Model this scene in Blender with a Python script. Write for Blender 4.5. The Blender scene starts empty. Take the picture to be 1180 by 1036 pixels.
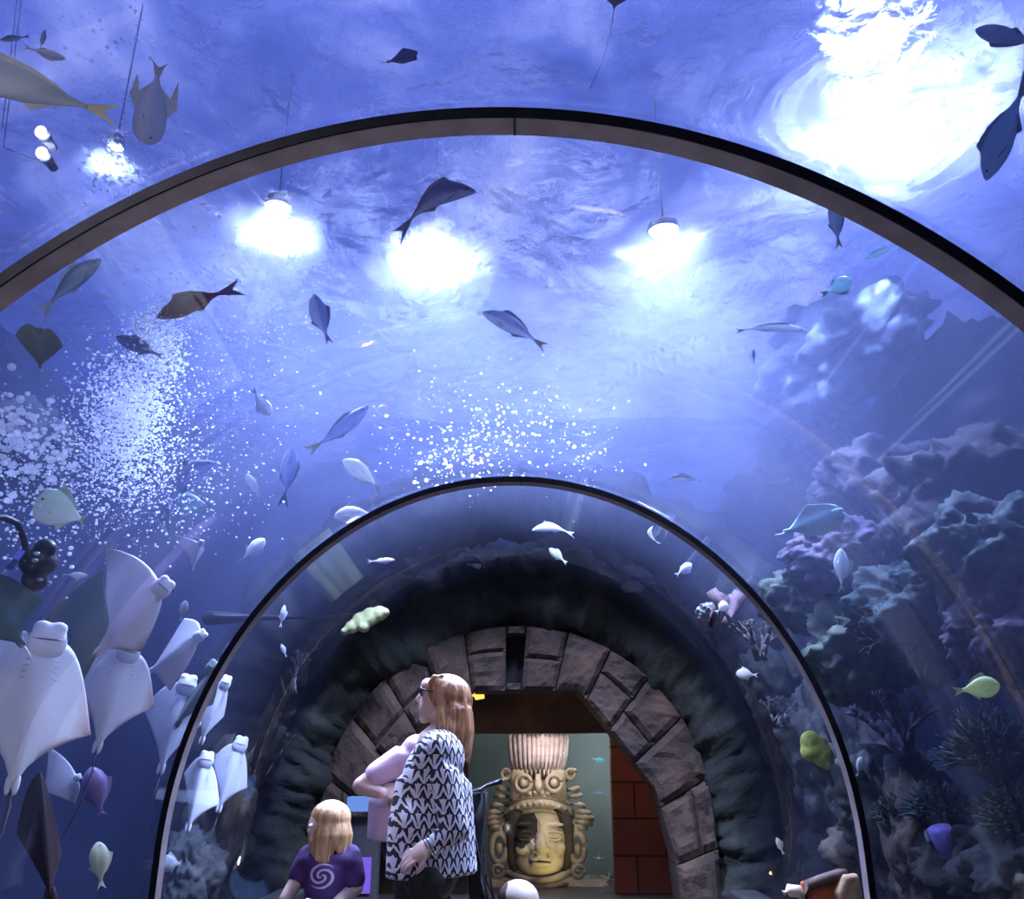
DENS=.052; WSTR=2.65; ABS=.47; BEAM=9000; BED=140
import bpy, bmesh, math, random
from mathutils import Vector, Matrix, noise
from math import sin, cos, pi, radians, sqrt, atan2, exp
random.seed(7)
S = bpy.context.scene
COL = S.collection
D = bpy.data
# ------------------------------------------------------------------ scene / camera
S.view_settings.view_transform = 'Standard'
S.view_settings.look = 'None'
S.view_settings.gamma = 1.0
S.view_settings.use_curve_mapping = False
S.view_settings.exposure = 0.0
S.cycles.max_bounces = 9
S.cycles.diffuse_bounces = 3
S.cycles.glossy_bounces = 3
S.cycles.transmission_bounces = 4
S.cycles.volume_bounces = 1
S.cycles.transparent_max_bounces = 24
S.cycles.sample_clamp_indirect = 4.0
S.cycles.sample_clamp_direct = 0.0
S.cycles.use_denoising = True
S.cycles.caustics_reflective = False
S.cycles.caustics_refractive = True

CAMZ = 1.25
CAM = Vector((0.087, 0.0, CAMZ))
PITCH, YAW, F = radians(20), radians(0.88), 1000.0
FWD = Vector((-sin(YAW)*cos(PITCH), cos(YAW)*cos(PITCH), sin(PITCH)))
RT = Vector((cos(YAW), sin(YAW), 0))
UP = RT.cross(FWD)
cd = D.cameras.new('camera'); cam = D.objects.new('camera', cd); COL.objects.link(cam)
cd.sensor_width = 36; cd.lens = F/1180*36; cd.clip_start = 0.05; cd.clip_end = 200
M = Matrix((RT, UP, -FWD)).transposed().to_4x4(); M.translation = CAM
cam.matrix_world = M
S.camera = cam

def ray(px, py):
    return FWD + RT*((px-590)/F) + UP*((518-py)/F)
def at(px, py, y):
    """world point seen at photograph position (px,py), y metres ahead"""
    d = ray(px, py); return CAM + d*(y/d.y)
def atz(px, py, z):
    d = ray(px, py); return CAM + d*((z-CAMZ)/d.z)
RX, ZC, RZ = 1.92, 0.797, 2.135           # tunnel vault: half width, spring height, rise
def inside(p, o=0.0):
    if p.z < ZC: return abs(p.x) < RX+o
    return (p.x/(RX+o))**2 + ((p.z-ZC)/(RZ+o))**2 < 1
def out(px, py, extra=0.3, ymax=60.):
    """point on the sight line a little outside the acrylic vault"""
    d = ray(px, py).normalized(); t = 0.3
    while t < ymax and inside(CAM+d*t, 0.06): t += 0.02
    return CAM + d*(t+extra)

# ------------------------------------------------------------------ object helpers
def link(o, parent=None):
    COL.objects.link(o)
    if parent is not None:
        o.parent = parent
        o.matrix_parent_inverse = Matrix()
    return o
def tag(o, label=None, cat=None, group=None, kind=None):
    if label: o['label'] = label
    if cat: o['category'] = cat
    if group: o['group'] = group
    if kind: o['kind'] = kind
    return o
def empty(name, loc=(0,0,0), label=None, cat=None, group=None, rot=(0,0,0)):
    o = D.objects.new(name, None); COL.objects.link(o); o.location = loc; o.rotation_euler = rot
    o.empty_display_size = .1
    return tag(o, label, cat, group)
def mesh(name, vs, fs, mats, parent=None, smooth=True, fm=None, uv=None, attrs=None):
    me = D.meshes.new(name); me.from_pydata([tuple(v) for v in vs], [], fs); me.update()
    for m in (mats if isinstance(mats, (list, tuple)) else [mats]): me.materials.append(m)
    if fm: me.polygons.foreach_set('material_index', fm)
    if smooth: me.polygons.foreach_set('use_smooth', [True]*len(me.polygons))
    if attrs:
        for an, vals in attrs.items():
            a = me.attributes.new(an, 'FLOAT', 'POINT'); a.data.foreach_set('value', vals)
    return link(D.objects.new(name, me), parent)
def bmobj(name, bm, mats, parent=None, smooth=True):
    bmesh.ops.recalc_face_normals(bm, faces=bm.faces)
    me = D.meshes.new(name); bm.to_mesh(me); bm.free()
    for m in (mats if isinstance(mats, (list, tuple)) else [mats]): me.materials.append(m)
    if smooth: me.polygons.foreach_set('use_smooth', [True]*len(me.polygons))
    return link(D.objects.new(name, me), parent)
def bake(o):
    """apply the modifiers of o into its mesh"""
    dg = bpy.context.evaluated_depsgraph_get()
    me = D.meshes.new_from_object(o.evaluated_get(dg))
    o.modifiers.clear(); old = o.data; o.data = me; me.name = o.name
    me.polygons.foreach_set('use_smooth', [True]*len(me.polygons))
    return o
def frame_from(ax):
    ax = Vector(ax).normalized(); u = Vector((0,0,1)) if abs(ax.z) < .9 else Vector((1,0,0))
    a = ax.cross(u).normalized(); return a, a.cross(ax).normalized()
def tube(bm, pts, rads, n=8, cap=True, flat=1.0):
    """swept tube through pts with one radius per point"""
    pts = [Vector(p) for p in pts]; rings = []
    if not isinstance(rads, (list, tuple)): rads = [rads]*len(pts)
    pa = None
    for i, p in enumerate(pts):
        t = (pts[min(i+1, len(pts)-1)]-pts[max(i-1, 0)]).normalized()
        if pa is None: a, b = frame_from(t)
        else:
            a = (pa - t*pa.dot(t)).normalized(); b = t.cross(a)
        pa = a
        rings.append([bm.verts.new(p + a*(cos(2*pi*k/n)*rads[i]) + b*(sin(2*pi*k/n)*rads[i]*flat)) for k in range(n)])
    for i in range(len(rings)-1):
        for k in range(n):
            bm.faces.new((rings[i][k], rings[i][(k+1)%n], rings[i+1][(k+1)%n], rings[i+1][k]))
    if cap:
        bm.faces.new(rings[0][::-1]); bm.faces.new(rings[-1])
def ball(bm, c, r, sub=2, M=None):
    """ellipsoid, r = 3 radii, optional rotation matrix"""
    if not isinstance(r, (list, tuple)): r = (r, r, r)
    mm = Matrix.Translation(Vector(c)) @ (M.to_4x4() if M else Matrix()) @ Matrix.Diagonal((*r, 1))
    bmesh.ops.create_icosphere(bm, subdivisions=sub, radius=1, matrix=mm)
def box(bm, c, s, M=None, bev=0.0):
    mm = Matrix.Translation(Vector(c)) @ (M.to_4x4() if M else Matrix()) @ Matrix.Diagonal((*s, 1))
    r = bmesh.ops.create_cube(bm, size=1, matrix=mm)
    if bev:
        es = list({e for v in r['verts'] for e in v.link_edges})
        bmesh.ops.bevel(bm, geom=es, offset=bev, segments=2, affect='EDGES', profile=.5)
D1, D2, D3 = 1.896, 5.10, 8.25
def fbm(p, o=4, h=.6, l=2.1):
    return noise.fractal(Vector(p), h, l, o)

# ------------------------------------------------------------------ material helpers
class N:
    def __init__(s, name):
        s.m = D.materials.new(name); s.m.use_nodes = True; s.t = s.m.node_tree; s.t.nodes.clear()
        s.out = s.add('ShaderNodeOutputMaterial')
    def add(s, ty, **k):
        n = s.t.nodes.new(ty)
        for a, v in k.items():
            if a.startswith('i_'):
                key = a[2:].replace('_', ' '); n.inputs[key].default_value = v
            elif a.startswith('n'): 
                n.inputs[int(a[1:])].default_value = v
            else: setattr(n, a, v)
        return n
    def l(s, a, b): s.t.links.new(a, b)
    def coord(s, kind='Object', scale=(1,1,1), rot=(0,0,0), loc=(0,0,0)):
        c = s.add('ShaderNodeTexCoord'); mp = s.add('ShaderNodeMapping')
        mp.inputs['Scale'].default_value = scale; mp.inputs['Rotation'].default_value = rot; mp.inputs['Location'].default_value = loc
        s.l(c.outputs[kind], mp.inputs[0]); return mp.outputs[0]
    def noise(s, vec, scale=5, det=4, rough=.55, dist=0):
        n = s.add('ShaderNodeTexNoise'); n.inputs['Scale'].default_value = scale; n.inputs['Detail'].default_value = det
        n.inputs['Roughness'].default_value = rough; n.inputs['Distortion'].default_value = dist
        s.l(vec, n.inputs['Vector']); return n.outputs['Fac']
    def ramp(s, fac, stops, interp='LINEAR'):
        r = s.add('ShaderNodeValToRGB'); cr = r.color_ramp; cr.interpolation = interp
        while len(cr.elements) < len(stops): cr.elements.new(.5)
        for e, (p, c) in zip(cr.elements, stops):
            e.position = p; e.color = (*c, 1) if len(c) == 3 else c
        s.l(fac, r.inputs[0]); return r.outputs[0]
    def math(s, op, a, b=None, c=None, clamp=False):
        n = s.add('ShaderNodeMath', operation=op, use_clamp=clamp)
        for i, v in enumerate((a, b, c)):
            if v is None: continue
            if isinstance(v, (int, float)): n.inputs[i].default_value = v
            else: s.l(v, n.inputs[i])
        return n.outputs[0]
    def mix(s, fac, a, b):
        n = s.add('ShaderNodeMix', data_type='RGBA')
        for k, v in ((0, fac), (6, a), (7, b)):
            if isinstance(v, (int, float)): n.inputs[k].default_value = v
            elif isinstance(v, (tuple, list)): n.inputs[k].default_value = (*v, 1) if len(v) == 3 else v
            else: s.l(v, n.inputs[k])
        return n.outputs[2]
    def sep(s, v):
        n = s.add('ShaderNodeSeparateXYZ'); s.l(v, n.inputs[0]); return n.outputs
    def attr(s, name):
        n = s.add('ShaderNodeAttribute'); n.attribute_name = name; return n.outputs['Fac']
    def bump(s, h, strength=.4, dist=.02):
        n = s.add('ShaderNodeBump'); n.inputs['Strength'].default_value = strength; n.inputs['Distance'].default_value = dist
        s.l(h, n.inputs['Height']); return n.outputs[0]
    def bsdf(s, col, rough=.6, nrm=None, **k):
        b = s.add('ShaderNodeBsdfPrincipled')
        if isinstance(col, (tuple, list)): b.inputs['Base Color'].default_value = (*col, 1)
        else: s.l(col, b.inputs['Base Color'])
        if isinstance(rough, (int, float)): b.inputs['Roughness'].default_value = rough
        else: s.l(rough, b.inputs['Roughness'])
        if nrm is not None: s.l(nrm, b.inputs['Normal'])
        for a, v in k.items():
            key = a.replace('_', ' ')
            b.inputs[key].default_value = v
        s.l(b.outputs[0], s.out.inputs[0]); return b
def simple(name, col, rough=.6, var=.25, scale=8, bump=.15, **k):
    n = N(name); v = n.coord(); f = n.noise(v, scale, 5)
    lo = tuple(c*(1-var) for c in col); hi = tuple(min(1, c*(1+var)) for c in col)
    c = n.ramp(f, [(.3, lo), (.7, hi)])
    n.bsdf(c, rough, n.bump(f, bump, .02) if bump else None, **k); return n.m
def mottled(name, cols, scale=3, rough=.85, bump=.6, bd=.05, det=7, scale2=14):
    n = N(name); v = n.coord(); f = n.noise(v, scale, det, .65, .4)
    k = len(cols); c = n.ramp(f, [(.28+.44*i/(k-1), cc) for i, cc in enumerate(cols)])
    g = n.noise(v, scale2, 6, .7)
    c2 = n.mix(n.math('MULTIPLY', g, .55), c, (0, 0, 0))
    h = n.math('ADD', f, n.math('MULTIPLY', g, .4))
    n.bsdf(c2, rough, n.bump(h, bump, bd)); return n.m
def shift_out(o, m=.12):
    """move a whole rock sideways until it clears the vault"""
    for _ in range(40):
        b = o.location; bad = [v.co+b for v in o.data.vertices if (v.co+b).y < D3+.05 and inside(v.co+b, m)]
        if len(bad) < 3: break
        b.x += math.copysign(.06, b.x if abs(b.x) > .3 else 1)
    return o
def keep_out(o, m=.10):
    """push vertices of a rock back outside the acrylic vault"""
    b = o.location
    for v in o.data.vertices:
        p = v.co+b
        if p.y < D3+.05 and inside(p, m):
            if p.z < ZC: p.x = math.copysign(RX+m, p.x)
            else:
                k = 1/max(.2, sqrt((p.x/(RX+m))**2+((p.z-ZC)/(RZ+m))**2)); p.x *= k; p.z = ZC+(p.z-ZC)*k
            v.co = p-b
    return o
# ------------------------------------------------------------------ tank: walls, water, surface, lamps
SURF = 4.9
X0, X1, Y0, Y1 = -7.0, 7.0, -3.0, 14.0
m_rock = mottled('reef_rock', [(.004,.008,.010), (.010,.018,.018), (.017,.027,.02), (.028,.024,.034), (.05,.055,.045)], 1.6)
m_rockd = mottled('algae_rock', [(.002,.003,.002), (.006,.009,.004), (.012,.014,.006), (.022,.019,.011)], 2.2)
m_wallb = mottled('tank_wall_blue', [(.03,.08,.2), (.06,.16,.32), (.13,.3,.46), (.34,.52,.6)], 1.6, bump=.8, bd=.2, det=7)

def grid(name, fn, nu, nv, mats, parent=None, attrs=None):
    vs = [fn(i/nu, j/nv) for j in range(nv+1) for i in range(nu+1)]
    fs = [(j*(nu+1)+i, j*(nu+1)+i+1, (j+1)*(nu+1)+i+1, (j+1)*(nu+1)+i) for j in range(nv) for i in range(nu)]
    return mesh(name, vs, fs, mats, parent, attrs=attrs)

def w_left(u, v):
    y = Y0+(Y1-Y0)*u; z = -.6+(SURF+2.6)*v
    return (X0 + .35*fbm((y*.6, z*.8, 3.1)) + .12*fbm((y*2, z*2.2, 9)), y, z)
def w_right(u, v):
    y = Y0+(Y1-Y0)*u; z = -.6+(SURF+2.6)*v
    return (X1 - .5*fbm((y*.5, z*.6, 13.1)) - .2*fbm((y*2, z*2.2, 19)), y, z)
def w_back(u, v):
    x = X0+(X1-X0)*u; z = -.6+(SURF+2.6)*v
    return (x, Y1 + .3*fbm((x*.5, z*.7, 23.1)), z)
def w_front(u, v):
    x = X0+(X1-X0)*u; z = -.6+(SURF+2.6)*v
    return (x, Y0 - .3*fbm((x*.5, z*.7, 33.1)), z)
tag(grid('wall_left', w_left, 60, 24, m_wallb), 'pale blue ribbed side wall of the tank', kind='structure')
tag(grid('wall_right', w_right, 60, 24, m_rock), 'dark rock side wall of the tank', kind='structure')
tag(grid('wall_back', w_back, 50, 24, m_wallb), 'far blue wall of the tank', kind='structure')
tag(grid('wall_front', w_front, 50, 24, m_rock), 'tank wall behind the viewer', kind='structure')
tag(grid('floor_tank', lambda u, v: (X0+(X1-X0)*u, Y0+(Y1-Y0)*v, -.3+.15*fbm((u*9, v*9, 2))), 40, 40, m_rock), 'dark rubble bed of the tank', kind='structure')

# vault profile, counter-clockwise from left foot over the crown to the right foot
def profile(o=0.0, n=64, foot=0.0):
    r, h = RX+o, RZ+o
    p = [(-r, foot)]
    for i in range(n+1):
        a = pi - pi*i/n; p.append((r*cos(a), ZC+h*sin(a)))
    p.append((r, foot)); return p

# water body: everything of the tank outside the vault
wn = N('tank_water')
sc = wn.add('ShaderNodeVolumeScatter'); sc.inputs['Color'].default_value = (.50,.58,1,1); sc.inputs['Density'].default_value = DENS; sc.inputs['Anisotropy'].default_value = .25
ab = wn.add('ShaderNodeVolumeAbsorption'); ab.inputs['Color'].default_value = (.22,.28,.50,1); ab.inputs['Density'].default_value = ABS
ad = wn.add('ShaderNodeAddShader'); wn.l(sc.outputs[0], ad.inputs[0]); wn.l(ab.outputs[0], ad.inputs[1]); wn.l(ad.outputs[0], wn.out.inputs['Volume'])
pf = profile(.075, 64, -.35)
poly = [(X0-.0, -.35), (X0, SURF), (X1, SURF), (X1, -.35)] + pf[::-1]
npoly = len(poly)
vs = [(x, Y0+.2, z) for x, z in poly] + [(x, Y1-.2, z) for x, z in poly]
bm = bmesh.new()
bv = [bm.verts.new(v) for v in vs]
for i in range(npoly):
    j = (i+1) % npoly
    bm.faces.new((bv[i], bv[j], bv[npoly+j], bv[npoly+i]))
f1 = bm.faces.new(bv[:npoly]); f2 = bm.faces.new(bv[npoly:][::-1])
bmesh.ops.triangulate(bm, faces=[f1, f2])
tag(bmobj('water', bm, wn.m, smooth=False), 'clear blue water filling the tank around the tunnel', kind='structure')

# rippled water surface
sn = N('water_surface')
v = sn.coord()
h1 = sn.noise(v, 1.3, 3, .5, .6); h2 = sn.noise(v, 6.0, 4, .6, 1.0)
hh = sn.math('ADD', h1, sn.math('MULTIPLY', h2, .14))
nb = sn.bump(hh, .8, .35)
tr = sn.add('ShaderNodeBsdfTransparent'); tr.inputs[0].default_value = (.80,.86,1,1)
rf = sn.add('ShaderNodeBsdfRefraction'); rf.inputs['Color'].default_value = (.8,.88,1,1); rf.inputs['Roughness'].default_value = .36; rf.inputs['IOR'].default_value = 1.12
sn.l(nb, rf.inputs['Normal'])
tl = sn.add('ShaderNodeBsdfTranslucent'); tl.inputs[0].default_value = (.60,.68,.97,1); sn.l(nb, tl.inputs['Normal'])
m1 = sn.add('ShaderNodeMixShader'); m1.inputs[0].default_value = .35; sn.l(rf.outputs[0], m1.inputs[1]); sn.l(tl.outputs[0], m1.inputs[2])
m2 = sn.add('ShaderNodeMixShader'); mfx = sn.ramp(sn.noise(sn.coord('Object', (1.0,.6,1)), 1.3, 6, .66, 1.6), [(.38, (.05,)*3), (.62, (.46,)*3)]); sn.l(mfx, m2.inputs[0]); sn.l(tr.outputs[0], m2.inputs[1]); sn.l(m1.outputs[0], m2.inputs[2])
sn.l(m2.outputs[0], sn.out.inputs[0])
def wsurf(u, v):
    x = X0+(X1-X0)*u; y = Y0+(Y1-Y0)*v
    return (x, y, SURF + .06*fbm((x*.9, y*.9, 1)) + .025*fbm((x*3, y*3, 5)))
tag(grid('water_surface', wsurf, 150, 180, sn.m), 'rippled water surface overhead', kind='structure')

# lamps above the water
m_house = simple('lamp_housing', (.34,.38,.48), .5)
def m_lens(strength, name='lamp_lens'):
    n = N(name); e = n.add('ShaderNodeEmission'); e.inputs[0].default_value = (1,.98,.95,1); e.inputs[1].default_value = strength
    n.l(e.outputs[0], n.out.inputs[0]); return n.m
ml = m_lens(40)
def tank_lamp(px, py, z, r, power, label, col=(.85,.9,1), blend=.6, size=70, aim=None):
    p = atz(px, py, z)
    t = empty('tank_lamp', p, label, 'lamp', 'flood lamps above the water')
    bm = bmesh.new()
    prof = [(r*.40, 0), (r*.43, .02), (r*.38, .07), (r*.2, .11), (.02, .12)]
    n = 28; rings = [[bm.verts.new((a*cos(2*pi*k/n), a*sin(2*pi*k/n), b)) for k in range(n)] for a, b in prof]
    for i in range(len(rings)-1):
        for k in range(n): bm.faces.new((rings[i][k], rings[i][(k+1)%n], rings[i+1][(k+1)%n], rings[i+1][k]))
    bm.faces.new(rings[-1])
    bmobj('housing', bm, m_house, t)
    bm = bmesh.new(); bmesh.ops.create_circle(bm, cap_ends=True, segments=28, radius=r*.36)
    for vv in bm.verts: vv.co.z = .02
    bmobj('lens', bm, ml, t)
    bm = bmesh.new(); tube(bm, [(0,0,.11), (0,0,1.25)], .006, 8); bmobj('hanger', bm, m_house, t)
    L = D.lights.new('lamp_light', 'SPOT'); L.energy = power; L.color = col; L.spot_size = radians(size); L.spot_blend = blend; L.shadow_soft_size = r*.8
    L.use_nodes = True; nt = L.node_tree; em = next(q for q in nt.nodes if q.type == 'EMISSION')
    tcn = nt.nodes.new('ShaderNodeTexCoord'); mp = nt.nodes.new('ShaderNodeMapping'); mp.inputs['Location'].default_value = (px*.37, py*.11, 0)
    nz = nt.nodes.new('ShaderNodeTexNoise'); nz.inputs['Scale'].default_value = 7; nz.inputs['Detail'].default_value = 4; nz.inputs['Roughness'].default_value = .6
    mr = nt.nodes.new('ShaderNodeMapRange'); mr.inputs[1].default_value = .4; mr.inputs[2].default_value = .68; mr.inputs[3].default_value = .12; mr.inputs[4].default_value = 2.6
    nt.links.new(tcn.outputs['Normal'], mp.inputs[0]); nt.links.new(mp.outputs[0], nz.inputs['Vector']); nt.links.new(nz.outputs['Fac'], mr.inputs[0]); nt.links.new(mr.outputs[0], em.inputs['Strength'])
    lo = D.objects.new('lamp_light', L); link(lo, t); lo.location = (0, 0, -.03)
    if aim is not None:
        dv = Vector(aim) - Vector(p); lo.rotation_euler = dv.to_track_quat('-Z', 'Y').to_euler()
    return t
LP = 2.7
tank_lamp(133, 172, 5.06, .13, 260*LP, 'smallest flood lamp, added for glitter at the upper left beside the lookdown fish', size=110)  # extra lamp added to make the surface glitter here
tank_lamp(320, 240, 5.09, .24, 1200*LP, 'round flood lamp over the water above the bubbles, left of the pair', size=110)
tank_lamp(500, 278, 5.09, .34, 2600*LP, 'widest round flood lamp over the middle of the tunnel', size=110)
tank_lamp(765, 268, 5.05, .3, 2600*LP, 'round flood lamp with starry glare right of the tunnel middle', size=110)
tank_lamp(1015, 45, 5.6, .42, 1500*LP, 'large flood lamp washing out the upper right', size=120)

BEAMS = [((1015,45), (1010,500), 7.5, 9), ((1015,45), (1150,560), 7.0, 8), ((1015,45), (960,760), 7.5, 6), ((1015,45), (890,600), 8.0, 8), ((767,250), (850,560), 9, 9), ((767,250), (690,470), 9, 8), ((500,258), (440,470), 8, 9), ((320,235), (230,440), 6, 10)]  # extra narrow spots added to draw light shafts through the water
for (lx, ly), (ax_, ay_), yy, sz in BEAMS:
    p0 = atz(lx, ly, 4.8); tg = at(ax_, ay_, yy)
    L = D.lights.new('shaft_spot', 'SPOT'); L.energy = BEAM; L.color = (.86,.88,1); L.spot_size = radians(sz); L.spot_blend = .5; L.shadow_soft_size = .03
    o = D.objects.new('shaft_spot', L); link(o); o.location = p0; o.rotation_euler = (tg-p0).to_track_quat('-Z', 'Y').to_euler()
# ------------------------------------------------------------------ vault panes and ribs
an = N('acrylic')
lw = an.add('ShaderNodeLayerWeight'); lw.inputs[0].default_value = .25
gl = an.add('ShaderNodeBsdfGlossy'); gl.inputs['Roughness'].default_value = .04; gl.inputs['Color'].default_value = (.9,.95,1,1)
tp = an.add('ShaderNodeBsdfTransparent'); tp.inputs[0].default_value = (.97,.98,1,1)
ms = an.add('ShaderNodeMixShader'); an.l(an.math('MULTIPLY', lw.outputs['Fresnel'], .14), ms.inputs[0]); an.l(tp.outputs[0], ms.inputs[1]); an.l(gl.outputs[0], ms.inputs[2])
an.l(ms.outputs[0], an.out.inputs[0])
def vault(name, y0, y1, label):
    a = profile(0, 96, .25); b = profile(.07, 96, .25); n = len(a)
    vs = [(x, y0, z) for x, z in a]+[(x, y1, z) for x, z in a]+[(x, y0, z) for x, z in b]+[(x, y1, z) for x, z in b]
    fs = []
    for i in range(n-1):
        fs += [(i, n+i, n+i+1, i+1), (2*n+i, 2*n+i+1, 3*n+i+1, 3*n+i), (i, i+1, 2*n+i+1, 2*n+i), (n+i, 3*n+i, 3*n+i+1, n+i+1)]
    fs += [(0, 2*n, 3*n, n), (n-1, 2*n-1, 4*n-1, 3*n-1)]
    return tag(mesh(name, vs, fs, an.m), label, kind='structure')
vault('window_1', Y0+.2, D1, 'clear acrylic vault panel overhead before the near rib')
vault('window_2', D1+.06, D2, 'clear acrylic vault panel between the two ribs')
vault('window_3', D2+.06, D3, 'clear acrylic vault panel beyond the far rib')
rn = N('rib_steel')
vv = rn.coord(); f = rn.noise(vv, 9, 5); g = rn.noise(rn.coord(scale=(1,1,1)), 60, 3)
rn.bsdf(rn.ramp(f, [(.3, (.16,.13,.14)), (.7, (.27,.23,.24))]), .45, rn.bump(g, .15, .004), Metallic=.1)
m_rib = rn.m
m_ribf = simple('rib_black_face', (.008,.008,.011), .8, .3, 12, .05, Specular_IOR_Level=.1)
def rib(y, label, dep=.05, pro=.036):
    t = empty('arch_rib', (0, y, .0), label, 'arch rib', 'steel ribs of the tunnel vault')
    a = profile(-pro, 96, 0); b = profile(-.001, 96, 0); n = len(a); h = n//2+1
    for lo_, hi_, nm in ((0, h+1, 'left'), (h, n, 'right')):
        def seg(y0, y1, aa, bb, mm, name):
            A, B = aa[lo_:hi_], bb[lo_:hi_]; k = len(A)
            g0 = .002 if nm == 'right' else 0
            vs = [(x, y0, z) for x, z in A]+[(x, y1, z) for x, z in A]+[(x, y0, z) for x, z in B]+[(x, y1, z) for x, z in B]
            if nm == 'right':
                for q in range(4): vs[q*k] = (vs[q*k][0]+.0, vs[q*k][1], vs[q*k][2])
            fs = []
            for i in range(k-1):
                fs += [(i, k+i, k+i+1, i+1), (2*k+i, 2*k+i+1, 3*k+i+1, 3*k+i), (i, i+1, 2*k+i+1, 2*k+i), (k+i, 3*k+i, 3*k+i+1, k+i+1)]
            fs += [(0, 2*k, 3*k, k), (k-1, 2*k-1, 4*k-1, 3*k-1)]
            o = mesh(name, vs, fs, mm, t, smooth=False); return o
        seg(.006, dep, a, b, m_rib, 'rib_segment')
        seg(0, .006, profile(-pro-.001, 96, 0), b, m_ribf, 'face_strip')
    bm = bmesh.new(); q0 = a[h]; box(bm, (q0[0]+.002, dep*.52, q0[1]+pro*.45), (.004, dep*.97, pro*1.04)); bmobj('seam', bm, m_ribf, t, smooth=False)
    return t
rib(D1, 'near dark steel arch rib sweeping across the top of the view', .075, .032)
rib(D2, 'smaller dark steel arch rib framing the portal further down the tunnel', .09, .034)

bl = D.lights.new('rear_fill_light', 'AREA'); bl.shape = 'RECTANGLE'; bl.size = 9; bl.size_y = 4; bl.energy = 800; bl.color = (.75,.8,1)  # unseen area light added to brighten the far water
bo = link(D.objects.new('rear_fill_light', bl)); bo.location = (0, 11.3, 7.3)
for nm_, lc, la, pw in (('tank_fill_spot', (-2.7, 1.2, .25), (-3.4, 5.2, 2.6), BED), ('tank_fill_spot', (2.7, .8, .3), (3.2, 4.2, 3.6), BED*.2)):  # spots added low in the tank to lighten ray bellies and bubbles
    bl = D.lights.new(nm_, 'SPOT'); bl.energy = pw; bl.color = (.9,.92,1); bl.spot_size = radians(75); bl.spot_blend = .8; bl.shadow_soft_size = .08
    bo = link(D.objects.new(nm_, bl)); bo.location = lc; bo.rotation_euler = (Vector(la)-Vector(lc)).to_track_quat('-Z', 'Y').to_euler()
# sky light over the open tank
W = D.worlds.new('sky'); S.world = W; W.use_nodes = True
wt = W.node_tree; wt.nodes.clear()
wo = wt.nodes.new('ShaderNodeOutputWorld'); bg = wt.nodes.new('ShaderNodeBackground')
tc = wt.nodes.new('ShaderNodeTexCoord'); no = wt.nodes.new('ShaderNodeTexNoise'); no.inputs['Scale'].default_value = 5; no.inputs['Detail'].default_value = 6; no.inputs['Distortion'].default_value = .8
cr = wt.nodes.new('ShaderNodeValToRGB')
els = [(.32, (.08,.12,.40,1)), (.48, (.18,.23,.62,1)), (.62, (.50,.53,.90,1)), (.76, (.9,.9,1,1))]
while len(cr.color_ramp.elements) < 4: cr.color_ramp.elements.new(.5)
for e, (p, c) in zip(cr.color_ramp.elements, els): e.position = p; e.color = c
wt.links.new(tc.outputs['Generated'], no.inputs['Vector']); wt.links.new(no.outputs['Fac'], cr.inputs[0]); wt.links.new(cr.outputs[0], bg.inputs[0]); wt.links.new(bg.outputs[0], wo.inputs[0])
bg.inputs[1].default_value = WSTR
# ------------------------------------------------------------------ tunnel floor, curbs
m_floor = simple('floor_dark', (.05,.045,.045), .5, .3, 6)
m_curb = simple('curb_dark', (.04,.04,.045), .6)
bm = bmesh.new(); box(bm, (0, (Y0+11.5)/2, -.06), (3.9, 11.5-Y0, .12)); tag(bmobj('floor', bm, m_floor, smooth=False), 'dark walkway floor of the tunnel', kind='structure')
for sd, nm in ((-1, 'left'), (1, 'right')):
    bm = bmesh.new(); box(bm, (sd*(RX+.0), (Y0+D3)/2+.1, .13), (.24, D3-Y0-.25, .26), bev=.02)
    tag(bmobj('baseboard_'+nm, bm, m_curb, smooth=False), 'dark curb under the acrylic', kind='structure')

# ------------------------------------------------------------------ end of the tunnel: rock collar, stone portal, hall
YP = 8.3
def arch_pt(a, hw, crown, spring=.8):
    """a in 0..1 from left foot over the crown to right foot"""
    leg = spring; arc = pi*.5*(hw+crown-spring)
    L = 2*leg+arc; s = a*L
    if s < leg: return (-hw, s)
    if s > L-leg: return (hw, L-s)
    t = pi*(s-leg)/arc; return (-hw*cos(t), spring+(crown-spring)*sin(t))
def arch_rock(name, r0, r1, y, depth, seed, mat, amp, label, n=220, kn=26):
    """lumpy band of rock between two arch outlines (half width, crown)"""
    vs, fs = [], []
    for i in range(n+1):
        a = i/n; p0 = Vector((arch_pt(a, *r0)[0], 0, arch_pt(a, *r0)[1])); p1 = Vector((arch_pt(a, *r1)[0], 0, arch_pt(a, *r1)[1]))
        for k in range(kn):
            t = 2*pi*k/kn; q = (p0+p1)/2 + (p1-p0)/2*cos(t); q.y = y+depth/2 - depth/2*sin(t)
            d = Vector(((p1-p0).x*cos(t), -sin(t)*depth, (p1-p0).z*cos(t))).normalized()
            q = q + d*amp*(fbm((q.x*2.2+seed, q.y*2.2, q.z*2.2), 6)*1.2 + .35*abs(fbm((q.x*6+seed, q.y*6, q.z*6), 4)))
            vs.append(q)
    for i in range(n):
        for k in range(kn):
            fs.append((i*kn+k, i*kn+(k+1)%kn, (i+1)*kn+(k+1)%kn, (i+1)*kn+k))
    return mesh(name, vs, fs, mat)
tag(arch_rock('rock_collar', (1.70, 2.40), (2.55, 3.25), YP-.08, .7, 1.7, m_rockd, .10, ''), 'dark algae-covered rock collar arching around the stone portal', kind='structure')

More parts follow.
